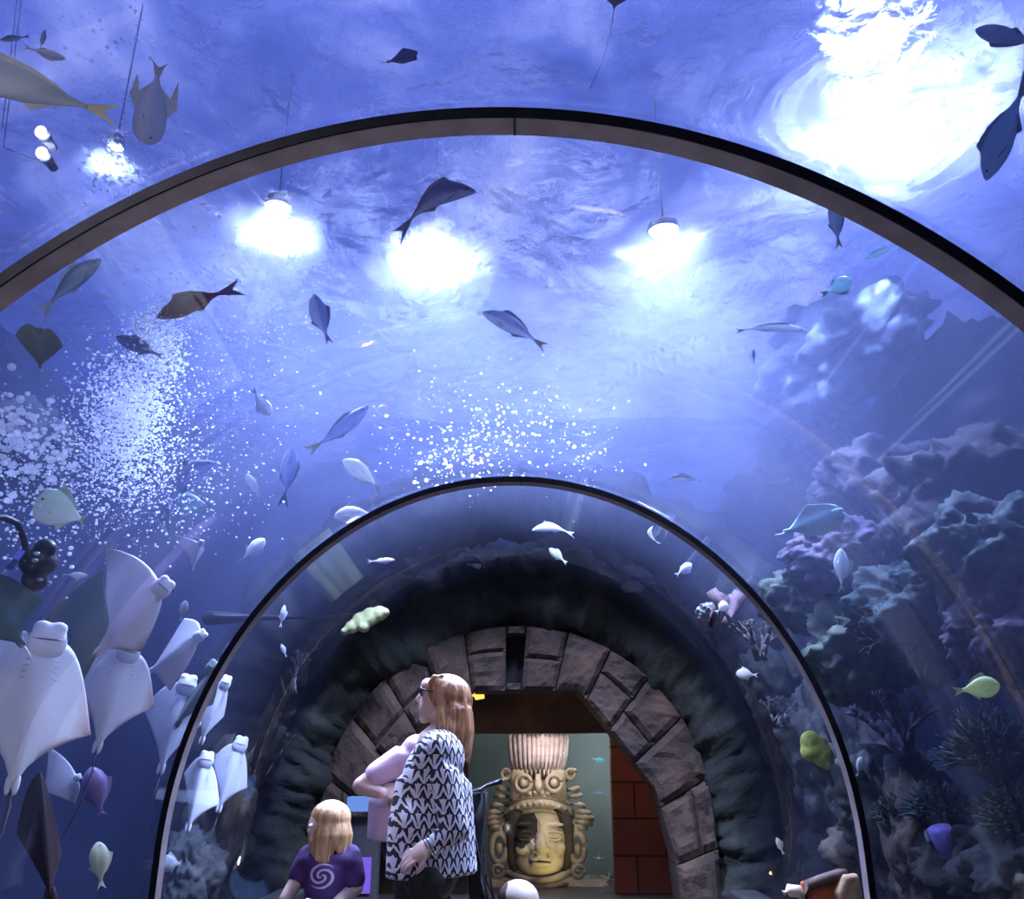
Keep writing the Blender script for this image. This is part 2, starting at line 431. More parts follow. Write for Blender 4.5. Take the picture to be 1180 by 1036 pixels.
tag(arch_rock('rock_overhang', (2.30, 3.27), (2.95, 3.95), 7.35, .95, 5.3, m_rockd, .13, ''), 'dark rock overhang arching outside the glass around the portal', kind='structure')
m_stone = None
sn2 = N('portal_stone'); vv = sn2.coord(); f = sn2.noise(vv, 3.2, 7, .65, .3); g = sn2.noise(vv, 22, 5, .7)
c = sn2.ramp(f, [(.28, (.011,.006,.003)), (.5, (.034,.016,.007)), (.72, (.10,.05,.022))]); c = sn2.mix(sn2.math('MULTIPLY', g, .6), c, (.02,.012,.01))
sn2.bsdf(c, .85, sn2.bump(sn2.math('ADD', f, sn2.math('MULTIPLY', g, .5)), .7, .04)); m_stone = sn2.m
m_dark = simple('dark_void', (.006,.006,.008), .8, .2, 5, 0)
m_mortar = simple('portal_joint', (.03,.022,.018), .95)
def inner_pt(a):
    """corbelled inner opening outline"""
    P = [(-1.42, 0), (-1.40, .45), (-1.36, 1.02), (-.58, 1.90), (.58, 1.90), (1.24, 1.05), (1.38, .5), (1.42, 0)]
    L = [0]
    for p, q in zip(P, P[1:]): L.append(L[-1]+math.hypot(q[0]-p[0], q[1]-p[1]))
    s = a*L[-1]
    for i in range(len(P)-1):
        if s <= L[i+1]+1e-6:
            t = (s-L[i])/(L[i+1]-L[i]); return (P[i][0]+(P[i+1][0]-P[i][0])*t, P[i][1]+(P[i+1][1]-P[i][1])*t)
    return P[-1]
pt = empty('stone_portal', (0, YP, 0), 'brown stone-block portal arch at the end of the tunnel', 'portal')
bm = bmesh.new()
cuts = [0, .075, .15, .235, .30, .355, .41, .455]
cuts = cuts + [.545] + [1-c_ for c_ in cuts[::-1][1:]]
cuts = [0, .08, .165, .245, .31, .37, .43, .487, .513, .57, .63, .69, .755, .835, .92, 1]
rnd = random.Random(3)
def blk(bm, a0, a1, s0, s1, y0, y1):
    pts = []
    for a, s in ((a0, s0), (a1, s0), (a1, s1), (a0, s1)):
        i, o = Vector(inner_pt(a)), Vector(arch_pt(a, 1.76, 2.50)); p = i+(o-i)*s; pts.append(p)
    sub = 8; vs = {}
    for u in range(sub+1):
        for w in range(sub+1):
            a, s = a0+(a1-a0)*u/sub, s0+(s1-s0)*w/sub
            i, o = Vector(inner_pt(a)), Vector(arch_pt(a, 1.76, 2.50)); p = i+(o-i)*s
            e = min(u, sub-u, w, sub-w)
            yy = y0 + (.035 if e == 0 else .0) + .035*fbm((p.x*3, p.y*3, a0*40), 5)
            vs[u, w] = bm.verts.new((p.x, yy, p.y))
    for u in range(sub):
        for w in range(sub): bm.faces.new((vs[u,w], vs[u+1,w], vs[u+1,w+1], vs[u,w+1]))
    rim = [vs[u,0] for u in range(sub)]+[vs[sub,w] for w in range(sub)]+[vs[u,sub] for u in range(sub,0,-1)]+[vs[0,w] for w in range(sub,0,-1)]
    bk = [bm.verts.new((v.co.x, y1, v.co.z)) for v in rim]; k = len(rim)
    for i in range(k): bm.faces.new((rim[i], rim[(i+1)%k], bk[(i+1)%k], bk[i]))
    bm.faces.new(bk[::-1])
for i, (a0, a1) in enumerate(zip(cuts, cuts[1:])):
    g = .0010
    sp = [0, 1] if i in (0, 2, 5, 9, 12, 14) else [0, rnd.uniform(.35, .65), 1]
    if i == 7: sp = [0, .12, .86, 1]
    for j, (s0, s1) in enumerate(zip(sp, sp[1:])):
        if i == 7 and j == 1: continue
        blk(bm, a0+g, a1-g, s0+.006, s1-.006, rnd.uniform(-.04, .03), .5)
bmobj('stone_blocks', bm, m_stone, pt, smooth=False)
bm = bmesh.new(); box(bm, (0, .33, 2.18), (.36, .02, .5)); bmobj('keystone_niche', bm, m_dark, pt, smooth=False)
# hall behind the portal
m_red = None
rn2 = N('red_block_wall'); vv = rn2.coord('Object', (1,1,1), (radians(90),0,0))
bt = rn2.add('ShaderNodeTexBrick'); rn2.l(vv, bt.inputs['Vector'])
bt.inputs['Scale'].default_value = 1.0; bt.inputs['Brick Width'].default_value = .62; bt.inputs['Row Height'].default_value = .36; bt.inputs['Mortar Size'].default_value = .012
bt.inputs['Color1'].default_value = (.34,.10,.04,1); bt.inputs['Color2'].default_value = (.24,.075,.035,1); bt.inputs['Mortar'].default_value = (.03,.012,.008,1)
f = rn2.noise(rn2.coord(), 5, 6, .7); c = rn2.mix(rn2.math('MULTIPLY', f, .75), bt.outputs[0], (.05,.015,.01))
rn2.bsdf(c, .8, rn2.bump(rn2.math('ADD', f, bt.outputs['Fac']), .5, .03)); m_red = rn2.m
YB = 10.0
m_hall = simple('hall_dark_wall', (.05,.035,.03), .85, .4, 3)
def sbox(name, c, s, m, label, kind='structure', parent=None):
    bm = bmesh.new(); box(bm, c, s); return tag(bmobj(name, bm, m, parent, smooth=False), label, kind=kind)
WL, WR, WT = at(538, 950, YB).x, at(707, 950, YB).x, at(620, 845, YB).z
SL, SR = at(777, 930, YB).x, at(791, 930, YB).x
SZ0, SZ1 = at(784, 957, YB).z, at(784, 893, YB).z
# back wall of the hall built around the statue window and the narrow slit window
for nm, c0, c1, z0, z1 in (('wall_hall_back_left', -2.6, WL, 0, 3.0), ('wall_hall_back_right', WR, SL, 0, 3.0), ('wall_hall_back_under', SL, SR, 0, SZ0),
                           ('wall_hall_back_over', SL, SR, SZ1, 3.0), ('wall_hall_back_corner', SR, 2.6, 0, 3.0)):
    sbox(nm, ((c0+c1)/2, YB+.1, (z0+z1)/2), (c1-c0, .2, z1-z0), m_red if 'left' not in nm else m_stone, 'block wall behind the stone portal')
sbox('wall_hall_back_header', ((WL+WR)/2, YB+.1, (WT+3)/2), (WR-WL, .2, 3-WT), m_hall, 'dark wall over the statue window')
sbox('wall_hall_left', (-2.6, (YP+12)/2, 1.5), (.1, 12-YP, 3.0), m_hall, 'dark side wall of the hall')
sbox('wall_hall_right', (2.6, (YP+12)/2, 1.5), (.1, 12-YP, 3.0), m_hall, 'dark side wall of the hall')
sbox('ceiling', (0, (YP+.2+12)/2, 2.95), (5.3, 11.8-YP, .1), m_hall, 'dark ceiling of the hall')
m_alc = simple('alcove_grey_green', (.26,.30,.28), .9, .12, 1.2, .05)
sbox('wall_alcove_back', ((WL+WR)/2, YB+1.9, .9), (3.0, .08, 2.2), m_alc, 'grey green back wall of the statue tank')
sbox('wall_alcove_left', (WL-.35, YB+1.05, .9), (.06, 1.7, 2.2), m_alc, 'side wall of the statue tank')
sbox('wall_alcove_right', (WR+.35, YB+1.05, .9), (.06, 1.7, 2.2), m_alc, 'side wall of the statue tank')
sbox('floor_alcove', ((WL+WR)/2, YB+1.05, -.1), (3.0, 1.8, .08), m_alc, 'floor of the statue tank')
bm = bmesh.new(); box(bm, ((WL+WR)/2, YB+.05, (WT-.1)/2), (WR-WL, .03, WT+.1)); tag(bmobj('window_4', bm, an.m, smooth=False), 'clear glass in front of the statue', kind='structure')
# slit window lit blue
def lit(name, col, st):
    n = N(name); e = n.add('ShaderNodeEmission'); e.inputs[0].default_value = (*col, 1); e.inputs[1].default_value = st; n.l(e.outputs[0], n.out.inputs[0]); return n.m
m_blue = lit('blue_lit_glass', (.16,.33,.85), .9); m_violet = lit('violet_lit_screen', (.22,.13,.85), .9)
t = empty('slit_window', ((SL+SR)/2, YB+.04, SZ0), 'narrow blue-lit slit window in the red block wall', 'window')
bm = bmesh.new(); box(bm, (0, .03, (SZ1-SZ0)/2), (SR-SL, .02, SZ1-SZ0)); bmobj('pane', bm, m_blue, t, smooth=False)
bm = bmesh.new(); box(bm, (0, 0, -.015), (SR-SL, .1, .03)); bmobj('sill', bm, m_stone, t, smooth=False)
p = at(414, 955, 8.0)
t = empty('lit_display', (p.x, 8.02, 0), 'small dark kiosk with a blue strip and violet screen behind the girl', 'kiosk')
bm = bmesh.new(); box(bm, (0, .06, .42), (.34, .12, .84), bev=.015); bmobj('cabinet', bm, m_dark, t, smooth=False)
z0, z1 = at(414, 935, 8).z, at(414, 918, 8).z
bm = bmesh.new(); box(bm, (0, 0.03, (z0+z1)/2), (.22, .2, z1-z0), bev=.01); bmobj('blue_strip', bm, m_blue, t, smooth=False)
z0, z1 = at(418, 1030, 8).z, at(418, 988, 8).z
bm = bmesh.new(); box(bm, (.04, -.006, (z0+z1)/2), (.15, .02, z1-z0), bev=.006); bmobj('violet_screen', bm, m_violet, t, smooth=False)
# amber wall lamp
p = at(551, 801, 9.3)
t = empty('amber_lamp', p, 'small glowing amber lamp under the portal beside the statue window', 'lamp')
bm = bmesh.new(); tube(bm, [(-.06,0,0), (-.03,0,.0), (.06,0,.01)], [.03,.05,.045], 12); bmobj('shade', bm, lit('amber_glass', (1,.42,.08), 2.2), t)
bm = bmesh.new(); tube(bm, [(.03,0,.04), (.05,.0,.09), (.04,.3,.5), (.04,.69,.9)], .012, 6); bmobj('bracket', bm, m_house, t)
L = D.lights.new('amber_light', 'POINT'); L.energy = 10; L.color = (1,.5,.15); L.shadow_soft_size = .05; lo = link(D.objects.new('amber_light', L), t); lo.location = (-.0, -.14, 0)

def add_light(name, ty, loc, energy, col, aim=None, size=.2, spot=60, parent=None):
    L = D.lights.new(name, ty); L.energy = energy; L.color = col
    if ty == 'AREA': L.size = size
    else: L.shadow_soft_size = size
    if ty == 'SPOT': L.spot_size = radians(spot); L.spot_blend = .7
    o = link(D.objects.new(name, L), parent); o.location = loc
    if aim is not None: o.rotation_euler = (Vector(aim)-Vector(loc)).to_track_quat('-Z', 'Y').to_euler()
    return o
sx = at(622, 950, YB+.6).x
add_light('statue_key', 'AREA', (sx+.1, YB+.14, 1.52), 9, (1,.86,.84), (sx, YB+.7, 1.1), .4)
add_light('statue_front', 'SPOT', (sx+.5, 8.75, 1.25), 60, (1,.9,.74), (sx, YB+.7, .72), .06, 36)
add_light('statue_uplight', 'SPOT', (sx+.25, YB+.15, .02), 12, (1,.84,.36), (sx, YB+.75, .7), .08, 100)
add_light('alcove_wash', 'POINT', (sx+.75, YB+.9, 1.5), 22, (.78,.92,1), None, .15)
add_light('hall_red_spot', 'SPOT', (1.75, 8.9, 2.75), 40, (1,.42,.25), (1.75, 10, .2), .1, 70)
add_light('portal_wash', 'SPOT', (.9, 6.0, .3), 13, (1,.66,.4), (1.25, YP, 1.9), .15, 46)
add_light('portal_wash', 'SPOT', (-.5, 6.2, .3), 7, (1,.66,.42), (-1.2, YP, 1.4), .15, 60)
add_light('rib_fill_light', 'POINT', (-.3, 1.2, .08), 13, (1,.86,.85), None, .05)  # unseen lamps added near the floor to lighten the rib undersides
add_light('rib_fill_light', 'POINT', (.2, 4.5, .08), 6, (1,.88,.9), None, .05)

# ------------------------------------------------------------------ statue
m_sand = mottled('carved_stone', [(.24,.19,.12), (.46,.39,.28), (.6,.53,.40)], 4, .85, .5, .02)
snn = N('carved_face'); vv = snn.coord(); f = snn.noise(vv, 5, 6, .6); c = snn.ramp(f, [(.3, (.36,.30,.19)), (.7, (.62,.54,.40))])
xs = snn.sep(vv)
# dark patch over one eye, set into the face colour
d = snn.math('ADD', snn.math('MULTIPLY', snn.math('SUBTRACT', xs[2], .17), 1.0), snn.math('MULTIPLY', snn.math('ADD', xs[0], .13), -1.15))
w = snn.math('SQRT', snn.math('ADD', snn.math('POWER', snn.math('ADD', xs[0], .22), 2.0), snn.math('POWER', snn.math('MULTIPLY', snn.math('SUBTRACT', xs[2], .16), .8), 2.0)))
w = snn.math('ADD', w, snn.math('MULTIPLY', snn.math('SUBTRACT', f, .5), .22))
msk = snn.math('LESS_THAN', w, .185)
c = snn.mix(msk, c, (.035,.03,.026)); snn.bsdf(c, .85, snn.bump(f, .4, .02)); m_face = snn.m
m_pat = simple('dark_stone', (.05,.04,.03), .9)
SY = YB+.75
so = at(622, 965, SY); st = empty('mayan_style_statue', (so.x, SY, 0), 'carved stone head statue in tall feathered headdress lit behind the glass', 'statue')
sc_ = lambda px, py, dy=0: Vector((at(px, py, SY).x-so.x, dy, at(px, py, SY).z))    # statue-local point
u = .0103   # metres per photo pixel there
def remesh(o, vox, smooth=2):
    m_ = o.modifiers.new('r', 'REMESH'); m_.mode = 'VOXEL'; m_.voxel_size = vox; m_.use_smooth_shade = True
    if smooth: q = o.modifiers.new('s', 'SMOOTH'); q.iterations = smooth; q.factor = .5
    return bake(o)
# face
bm = bmesh.new(); c0 = sc_(622, 968)
def fb(px, py, dy, rx, ry, rz, sub=2, M=None):
    q = sc_(px, py); ball(bm, (q.x, dy, q.z), (rx*u, ry, rz*u), sub, M)
fb(622, 965, 0, 31, .26, 42, 3); fb(622, 990, -.03, 27, .2, 20, 3); fb(622, 1000, -.1, 16, .1, 8)
fb(622, 940, -.05, 29, .2, 16, 3)
for s in (-1, 1):
    fb(622+s*16, 949, -.205, 11, .045, 2.6)            # brow
    fb(622+s*16, 961, -.19, 10, .06, 6)               # eyeball
    fb(622+s*20, 975, -.17, 9, .07, 8)                # cheek
q = sc_(622, 950); tube(bm, [sc_(623, 946, -.22), sc_(623, 960, -.27), sc_(623, 974, -.33), sc_(623, 979, -.24)], [4*u, 4.5*u, 7*u, 6*u], 10)
for s in (-1, 1): fb(623+s*6, 977, -.26, 5, .05, 4)
fb(622, 987, -.25, 12, .05, 3.2); fb(622, 993, -.245, 11, .05, 3.6)
box(bm, sc_(622, 1018, .05), (34*u, .3, 40*u))
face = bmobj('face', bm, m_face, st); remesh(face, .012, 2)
face.location = (0, 0, c0.z)
for v in face.data.vertices: v.co.z -= c0.z
for s in (-1, 1):                                       # eyelids and lips
    bm = bmesh.new()
    for sg in (-1, 1): tube(bm, [sc_(622+s*16-10, 961.5, -.225), sc_(622+s*16-5, 961.5+sg*4.6, -.25), sc_(622+s*16+4, 961.5+sg*4.8, -.25), sc_(622+s*16+10, 961.5, -.215)], [.006, .012, .012, .006], 6)
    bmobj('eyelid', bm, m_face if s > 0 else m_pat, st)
bm = bmesh.new(); tube(bm, [sc_(610, 991, -.262), sc_(622, 989.6, -.30), sc_(634, 991, -.262)], [.008, .013, .008], 6); bmobj('lip_line', bm, m_pat, st)
# hair cap framing the face
bm = bmesh.new()
for s in (-1, 1): tube(bm, [sc_(622+s*10, 929, -.17), sc_(622+s*26, 937, -.16), sc_(622+s*33, 958, -.1), sc_(622+s*33, 985, -.06), sc_(622+s*29, 1003, -.03)], [.06, .075, .06, .06, .05], 10)
bmobj('hair_cap', bm, m_pat, st)
# headdress band with studs
bm = bmesh.new()
def arcpts(py, hw, sag, dyc, n=18, cx=620): return [Vector((sc_(cx+hw*(2*i/n-1), py+sag*(2*i/n-1)**2).x, dyc+.24*(2*i/n-1)**2, sc_(cx, py+sag*(2*i/n-1)**2).z)) for i in range(n+1)]
tube(bm, arcpts(925, 37, 12, -.24), .055, 10); tube(bm, arcpts(932, 37, 12, -.25), .028, 8); tube(bm, arcpts(917, 35, 10, -.24), .03, 8)
bmobj('headband', bm, m_sand, st)
for row, py, hw in ((0, 925, 36), (1, 913, 31)):
    for i, p in enumerate(arcpts(py, hw, 11, -.295 if row == 0 else -.27, 11 if row == 0 else 9)):
        bm = bmesh.new(); ball(bm, p, (.032, .03, .032), 2); ball(bm, p+Vector((0,-.02,0)), (.014,.02,.014), 1); bmobj('stud', bm, m_sand, st)
# crown drum behind goggles + fluted plume
bm = bmesh.new(); box(bm, sc_(620, 905, 0), (62*u, .34, 34*u), bev=.05); bmobj('crown_block', bm, m_sand, st)
bm = bmesh.new(); nf = 13
for i in range(nf):
    a = i/(nf-1)*2-1; h = rnd.uniform(0, 3)
    tube(bm, [sc_(620+a*27, 898, -.17+.1*a*a), sc_(620+a*30, 874, -.15+.1*a*a), sc_(620+a*32, 853-h, -.13+.1*a*a), sc_(620+a*32, 848-h, -.10+.1*a*a)], [.034, .036, .034, .02], 8)
box(bm, sc_(620, 874, .03), (56*u, .24, 46*u), bev=.03)
m_plume = mottled('plume_stone', [(.36,.27,.24), (.52,.42,.38), (.66,.56,.52)], 4, .85, .5, .02); bmobj('plume', bm, m_plume, st)
for s in (-1, 1):                                       # goggle rings
    bm = bmesh.new(); q = sc_(620.5+s*17.5, 902); R_ = 8.5*u
    tube(bm, [(q.x+R_*cos(2*pi*i/20), -.25, q.z+R_*sin(2*pi*i/20)) for i in range(21)], .024, 8, cap=False); bmobj('goggle_ring', bm, m_sand, st)
    bm = bmesh.new(); ball(bm, (q.x, -.23, q.z), (.05, .05, .05), 2); bmobj('goggle_eye', bm, m_sand, st)
bm = bmesh.new(); tube(bm, [sc_(620, 893, -.2), sc_(620, 905, -.28), sc_(620, 912, -.29)], [.03,.045,.03], 8); bmobj('crest_snout', bm, m_sand, st)
for s in (-1, 1):                                       # side scrolls and feathers
    for i, (py, w0, w1) in enumerate(((890, 30, 43), (898, 33, 40), (910, 34, 47), (918, 35, 50), (926, 38, 54), (934, 39, 60), (940, 39, 64), (946, 39, 62), (951, 40, 56))):
        bm = bmesh.new(); tl = 3 if i > 3 else -2
        tube(bm, [sc_(620+s*w0, py, -.04), sc_(620+s*(w0+w1)/2, py+tl*.3, -.1), sc_(620+s*w1, py+tl, -.06)], [.028, .036, .026], 8); bmobj('side_feather', bm, m_sand, st)
    bm = bmesh.new(); q = sc_(620+s*37, 892); tube(bm, [(q.x+.05*cos(a_/12*2*pi), -.12, q.z+.055*sin(a_/12*2*pi)) for a_ in range(13)], .022, 6, cap=False); bmobj('scroll', bm, m_sand, st)
    q = sc_(620+s*45, 976); bm = bmesh.new()
    tube(bm, [(q.x+.085*cos(a_/18*2*pi), -.08, q.z+.15*sin(a_/18*2*pi)) for a_ in range(19)], .034, 8, cap=False); bmobj('ear_flare', bm, m_sand, st)
    bm = bmesh.new(); ball(bm, (q.x, -.09, q.z-.01), (.04, .05, .06), 2); bmobj('ear_plug', bm, m_sand, st)
    q = sc_(620+s*46, 1003); bm = bmesh.new(); tube(bm, [(q.x+.06*cos(a_/14*2*pi), -.1, q.z+.06*sin(a_/14*2*pi)) for a_ in range(15)], .026, 8, cap=False); ball(bm, (q.x, -.1, q.z), .03, 1); bmobj('ear_pendant', bm, m_sand, st)
    bm = bmesh.new(); tube(bm, [sc_(620+s*40, 945, -.05), sc_(620+s*44, 955, -.1), sc_(620+s*41, 963, -.06)], .026, 8); bmobj('ear_hook', bm, m_sand, st)
# collar and shoulders down to the plinth
bm = bmesh.new()
for k in range(4): tube(bm, [Vector((p.x, p.y*.9-.02, p.z)) for p in arcpts(1012+k*7, 38+k*8, -9+k*2, -.26)], .038, 8)
bmobj('bead_collar', bm, m_sand, st)
bm = bmesh.new(); q = sc_(622, 1040); box(bm, (0, .05, (q.z+.1)/2+.02), (1.5, .45, q.z+.12), bev=.12)
for s in (-1, 1): ball(bm, sc_(622+s*52, 1032, 0), (.26, .25, .16), 3)
bmobj('shoulders', bm, m_sand, st)
# ------------------------------------------------------------------ reef rocks
def boulder(name, c, r, seed, mat, label, sub=5, amp=.32, fr=1.5, rot=0, cat='rock', group=None):
    c = Vector(c); bm = bmesh.new(); bmesh.ops.create_icosphere(bm, subdivisions=sub, radius=1)
    cr_, sr_ = cos(rot), sin(rot)
    for v in bm.verts:
        d = v.co.copy(); q = d*fr+Vector((seed*3.1, seed*1.7, seed))
        k = 1+amp*fbm(q, 5, .8)+amp*.55*abs(fbm(q*2.6, 4, .7))
        x, y, z = d.x*r[0]*k, d.y*r[1]*k, d.z*r[2]*k
        v.co = (x*cr_-z*sr_, y, x*sr_+z*cr_)
    o = bmobj(name, bm, mat); o.location = c
    if abs(c.x) > 1.2: shift_out(o)
    keep_out(o)
    return tag(o, label, cat, group)
m_bank = mottled('dark_bank_rock', [(.004,.006,.012), (.01,.014,.022), (.02,.026,.035)], 2.2)
m_purp = mottled('coralline_rock', [(0.004896,0.005712,0.00816), (0.01142,0.009792,0.01795), (0.01958,0.01632,0.02938), (0.03264,0.03264,0.03917)], 2.4)
m_pale = mottled('pale_crusted_rock', [(0.01375,0.0165,0.01513), (0.03575,0.04125,0.0385), (0.0715,0.077,0.0715), (0.1265,0.1293,0.1155)], 3.0)
m_teal = mottled('teal_rock', [(0.003264,0.009792,0.01142), (0.009792,0.02285,0.02448), (0.02285,0.04406,0.0457), (0.05222,0.0816,0.0816)], 2.6)
m_brown = mottled('brown_rock', [(0.021,0.0154,0.0105), (0.056,0.0385,0.0245), (0.112,0.084,0.049), (0.21,0.175,0.112)], 3.0)
def hz(x, y, bump):                    # reef slope either side of the tunnel
    return bump*(.5*fbm((x*.8, y*.8, 4.2), 5)+.25*abs(fbm((x*2.3, y*2.3, 8.1), 4)))
def reef_r(u, v):
    y = -1+14.6*v; x = 2.15+4.9*u
    t = min(1, u*1.35); h = -.1+2.35*t**.75*(1-.25*min(1, max(0, (4-y)/5)))
    return (x+.15*fbm((x, y, 3)), y, h + hz(x, y, 1.15)*min(1, u*6+.15))
tag(grid('reef_slope', reef_r, 90, 160, m_rock), 'dark rocky reef slope rising on the right side of the tunnel', kind='structure')
def reef_l(u, v):
    y = -1+14.6*v; x = -2.2-4.8*u
    h = -.3+.3*u+2.9*max(0, min(1, (u-.12)/.4))**1.3*max(.25, min(1, (y-1)/4))
    return (x, y, h + hz(x+9, y, .8)*min(1, u*6+.15))
tag(grid('reef_slope', reef_l, 70, 140, m_bank), 'dark reef bank on the left side of the tunnel', kind='structure')
def ridge(u, v):
    x = -3.4+8.2*u; y = 8.45+4.2*v
    e = sin(min(1, u*1.6)*pi/2)*sin(min(1, (1-u)*2.2)*pi/2) if 0 < u < 1 else 0
    h = 2.55+ (1.05*e+.15)*min(1, v*3.5)**.7 - .5*max(0, v-.6)
    if u < .25: h -= (1-u/.25)*2.2
    return (x, y+.3*fbm((x, h, 1)), h+hz(x+3, y+2, .75))
tag(grid('reef_ridge', ridge, 110, 60, m_rockd), 'dark rock ridge above and behind the stone portal', kind='structure')
m_lit = mottled('lit_painted_rock', [(.03,.05,.09), (.10,.13,.2), (.24,.34,.38), (.5,.58,.6)], 3.2, scale2=9, bump=.9)  # paler colours put the big lamp's light into these rocks
B = [ # px, py, y, rx, ry, rz, material, label
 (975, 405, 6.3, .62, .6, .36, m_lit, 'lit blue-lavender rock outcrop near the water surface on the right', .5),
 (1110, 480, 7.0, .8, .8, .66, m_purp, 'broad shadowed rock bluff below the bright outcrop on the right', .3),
 (940, 515, 7.6, .5, .5, .42, m_lit, 'turquoise-mottled rock with a dark hollow left of the shadowed bluff', .2),
 (895, 580, 8.2, .5, .5, .3, m_purp, 'violet rock shelf just outside the far rib, upper right', .1),
 (1140, 590, 4.9, .55, .6, .42, m_purp, 'round violet boulder on the right edge above the mounds', 0),
 (1010, 560, 6.0, .42, .4, .3, m_purp, 'small dark boulder left of the round violet boulder', 0),
 (4, 515, 5.2, .36, .5, .3, m_purp, 'dark purple rock ledge at the left edge beside the big bubbles', -.5),
 (890, 890, 6.9, .34, .4, .62, m_pale, 'tall pale-crusted rock outside the glass right of the portal', .35),
 (935, 930, 6.0, .34, .4, .34, m_pale, 'grey-white crusted rock under the yellow-green sponge', -.6),
 (905, 990, 6.4, .4, .4, .34, m_brown, 'brown rock low beside the glass right of the portal', 0),
 (850, 800, 7.5, .26, .3, .4, m_rockd, 'dark rock leaning on the portal collar at upper right', .4),
 (965, 985, 5.4, .18, .3, .4, m_brown, 'brownish rock column just inside the far rib at lower right', .1),
 (310, 960, 7.2, .22, .3, .62, m_brown, 'upright brown rock spire outside the glass left of the portal', -.3),
 (345, 860, 7.9, .26, .3, .60, m_rockd, 'dark green rock leaning on the portal collar at left', -.5),
 (285, 1010, 6.8, .2, .3, .3, m_pale, 'small pale-crusted rock left of the brown spire', 0),
 (1120, 1010, 4.3, .5, .5, .35, m_rock, 'dark green rock at the lower right corner', 0),
 (1020, 1000, 4.9, .34, .35, .3, m_rockd, 'dark rock beside the foot of the far rib on the right', 0)]
for i, (px, py, y, rx, ry, rz, mm, lab, rot) in enumerate(B):
    c = at(px, py, y)
    if c.z+rz > SURF-.1: rz = rz
    boulder('reef_rock', c, (rx, ry, rz), i*1.37+2, mm, lab, 5, .34, 1.7, rot)
# ------------------------------------------------------------------ corals and sponges
def dome(c, r, seed, mat, label, name='brain_coral', squash=.8):
    bm = bmesh.new(); bmesh.ops.create_icosphere(bm, subdivisions=5, radius=1)
    for v in bm.verts:
        d = v.co.copy(); g = noise.noise(d*5.5+Vector((seed, 0, 0))); h = abs(noise.noise(d*9+Vector((seed, 3, 1))))
        k = r*(1+.34*fbm(d*1.5+Vector((seed,)*3), 5)-.06*max(0, .25-abs(g))*4 + .03*h)
        v.co = (d.x*k, d.y*k, d.z*k*squash)
    o = bmobj(name, bm, mat); o.location = c; shift_out(o, .1); return tag(o, label, 'coral')
def branching(c, h, seed, mat, label, name='branching_coral', n=7, rad=.028, spread=.7, depth=3):
    r_ = random.Random(seed); bm = bmesh.new()
    def br(p, d, L, rr, k):
        q = p+d*L*.5+Vector((r_.uniform(-.1,.1), r_.uniform(-.1,.1), 0))*L; e = q+d*L*.5
        tube(bm, [p, q, e], [rr, rr*.85, rr*.65], 6)
        if k == 0: return
        for _ in range(r_.choice((2, 3))):
            nd = (d+Vector((r_.uniform(-1,1), r_.uniform(-1,1), r_.uniform(-.2,.7)))*spread).normalized(); br(e, nd, L*.72, rr*.68, k-1)
    for i in range(n):
        d = Vector((r_.uniform(-1,1)*spread, r_.uniform(-1,1)*spread, 1)).normalized(); br(Vector((r_.uniform(-.05,.05), r_.uniform(-.05,.05), 0)), d, h*.42, rad, depth)
    o = bmobj(name, bm, mat); o.location = c; shift_out(o, .1); return tag(o, label, 'coral')
def fan(c, h, seed, mat, label, yaw=0):
    r_ = random.Random(seed); bm = bmesh.new()
    def br(p, a, L, rr, k):
        e = p+Vector((sin(a)*L, r_.uniform(-.02,.02), cos(a)*L)); tube(bm, [p, e], [rr, rr*.75], 5)
        if k:
            for da in (-.42+r_.uniform(-.15,.15), .38+r_.uniform(-.15,.15)): br(e, a+da, L*.8, rr*.75, k-1)
    for a in (-.25, .2): br(Vector((0,0,0)), a, h*.27, .018, 6)
    o = bmobj('sea_fan', bm, mat); o.location = c; o.rotation_euler = (0, 0, yaw); return tag(o, label, 'coral')
def tubes(c, h, seed, mat, label, n=6):
    r_ = random.Random(seed); bm = bmesh.new()
    for i in range(n):
        b = Vector((r_.uniform(-.12,.12), r_.uniform(-.1,.1), 0)); e = b+Vector((r_.uniform(-.15,.15), r_.uniform(-.1,.1), h*r_.uniform(.6,1.1)))
        r0 = r_.uniform(.03,.05); d = (e-b)
        tube(bm, [b, b+d*.5, e, e-d*.02, e-d*.3], [r0*.8, r0, r0*1.25, r0*.85, r0*.6], 12, cap=True)
    o = bmobj('tube_sponge', bm, mat); o.location = c; return tag(o, label, 'sponge')
def bush(c, r, seed, mat, label, n=260):
    r_ = random.Random(seed); bm = bmesh.new()
    for i in range(n):
        d = Vector((r_.gauss(0,1), r_.gauss(0,1), abs(r_.gauss(0,.9)))).normalized(); p0 = d*r*.25; p1 = d*r*r_.uniform(.7,1.05)
        sd = Vector((r_.uniform(-1,1), r_.uniform(-1,1), r_.uniform(-.5,1)))*r*.14
        tube(bm, [p0, (p0+p1)/2+sd*.6, p1+sd], [.016, .013, .006], 5)
        for _ in range(2):
            e = p1+sd; tube(bm, [(p0+p1)/2+sd*.6, e+Vector((r_.uniform(-1,1), r_.uniform(-1,1), r_.uniform(-1,1)))*r*.2], [.009,.004], 4)
    ball(bm, (0,0,0), (r*.5, r*.5, r*.4), 2)
    o = bmobj('soft_coral', bm, mat); o.location = c; shift_out(o, .1); return tag(o, label, 'coral')
def cm(name, c): return mottled(name, [tuple(x*.45 for x in c), c, tuple(min(1, x*1.7) for x in c)], 6, .8, .5, .02)
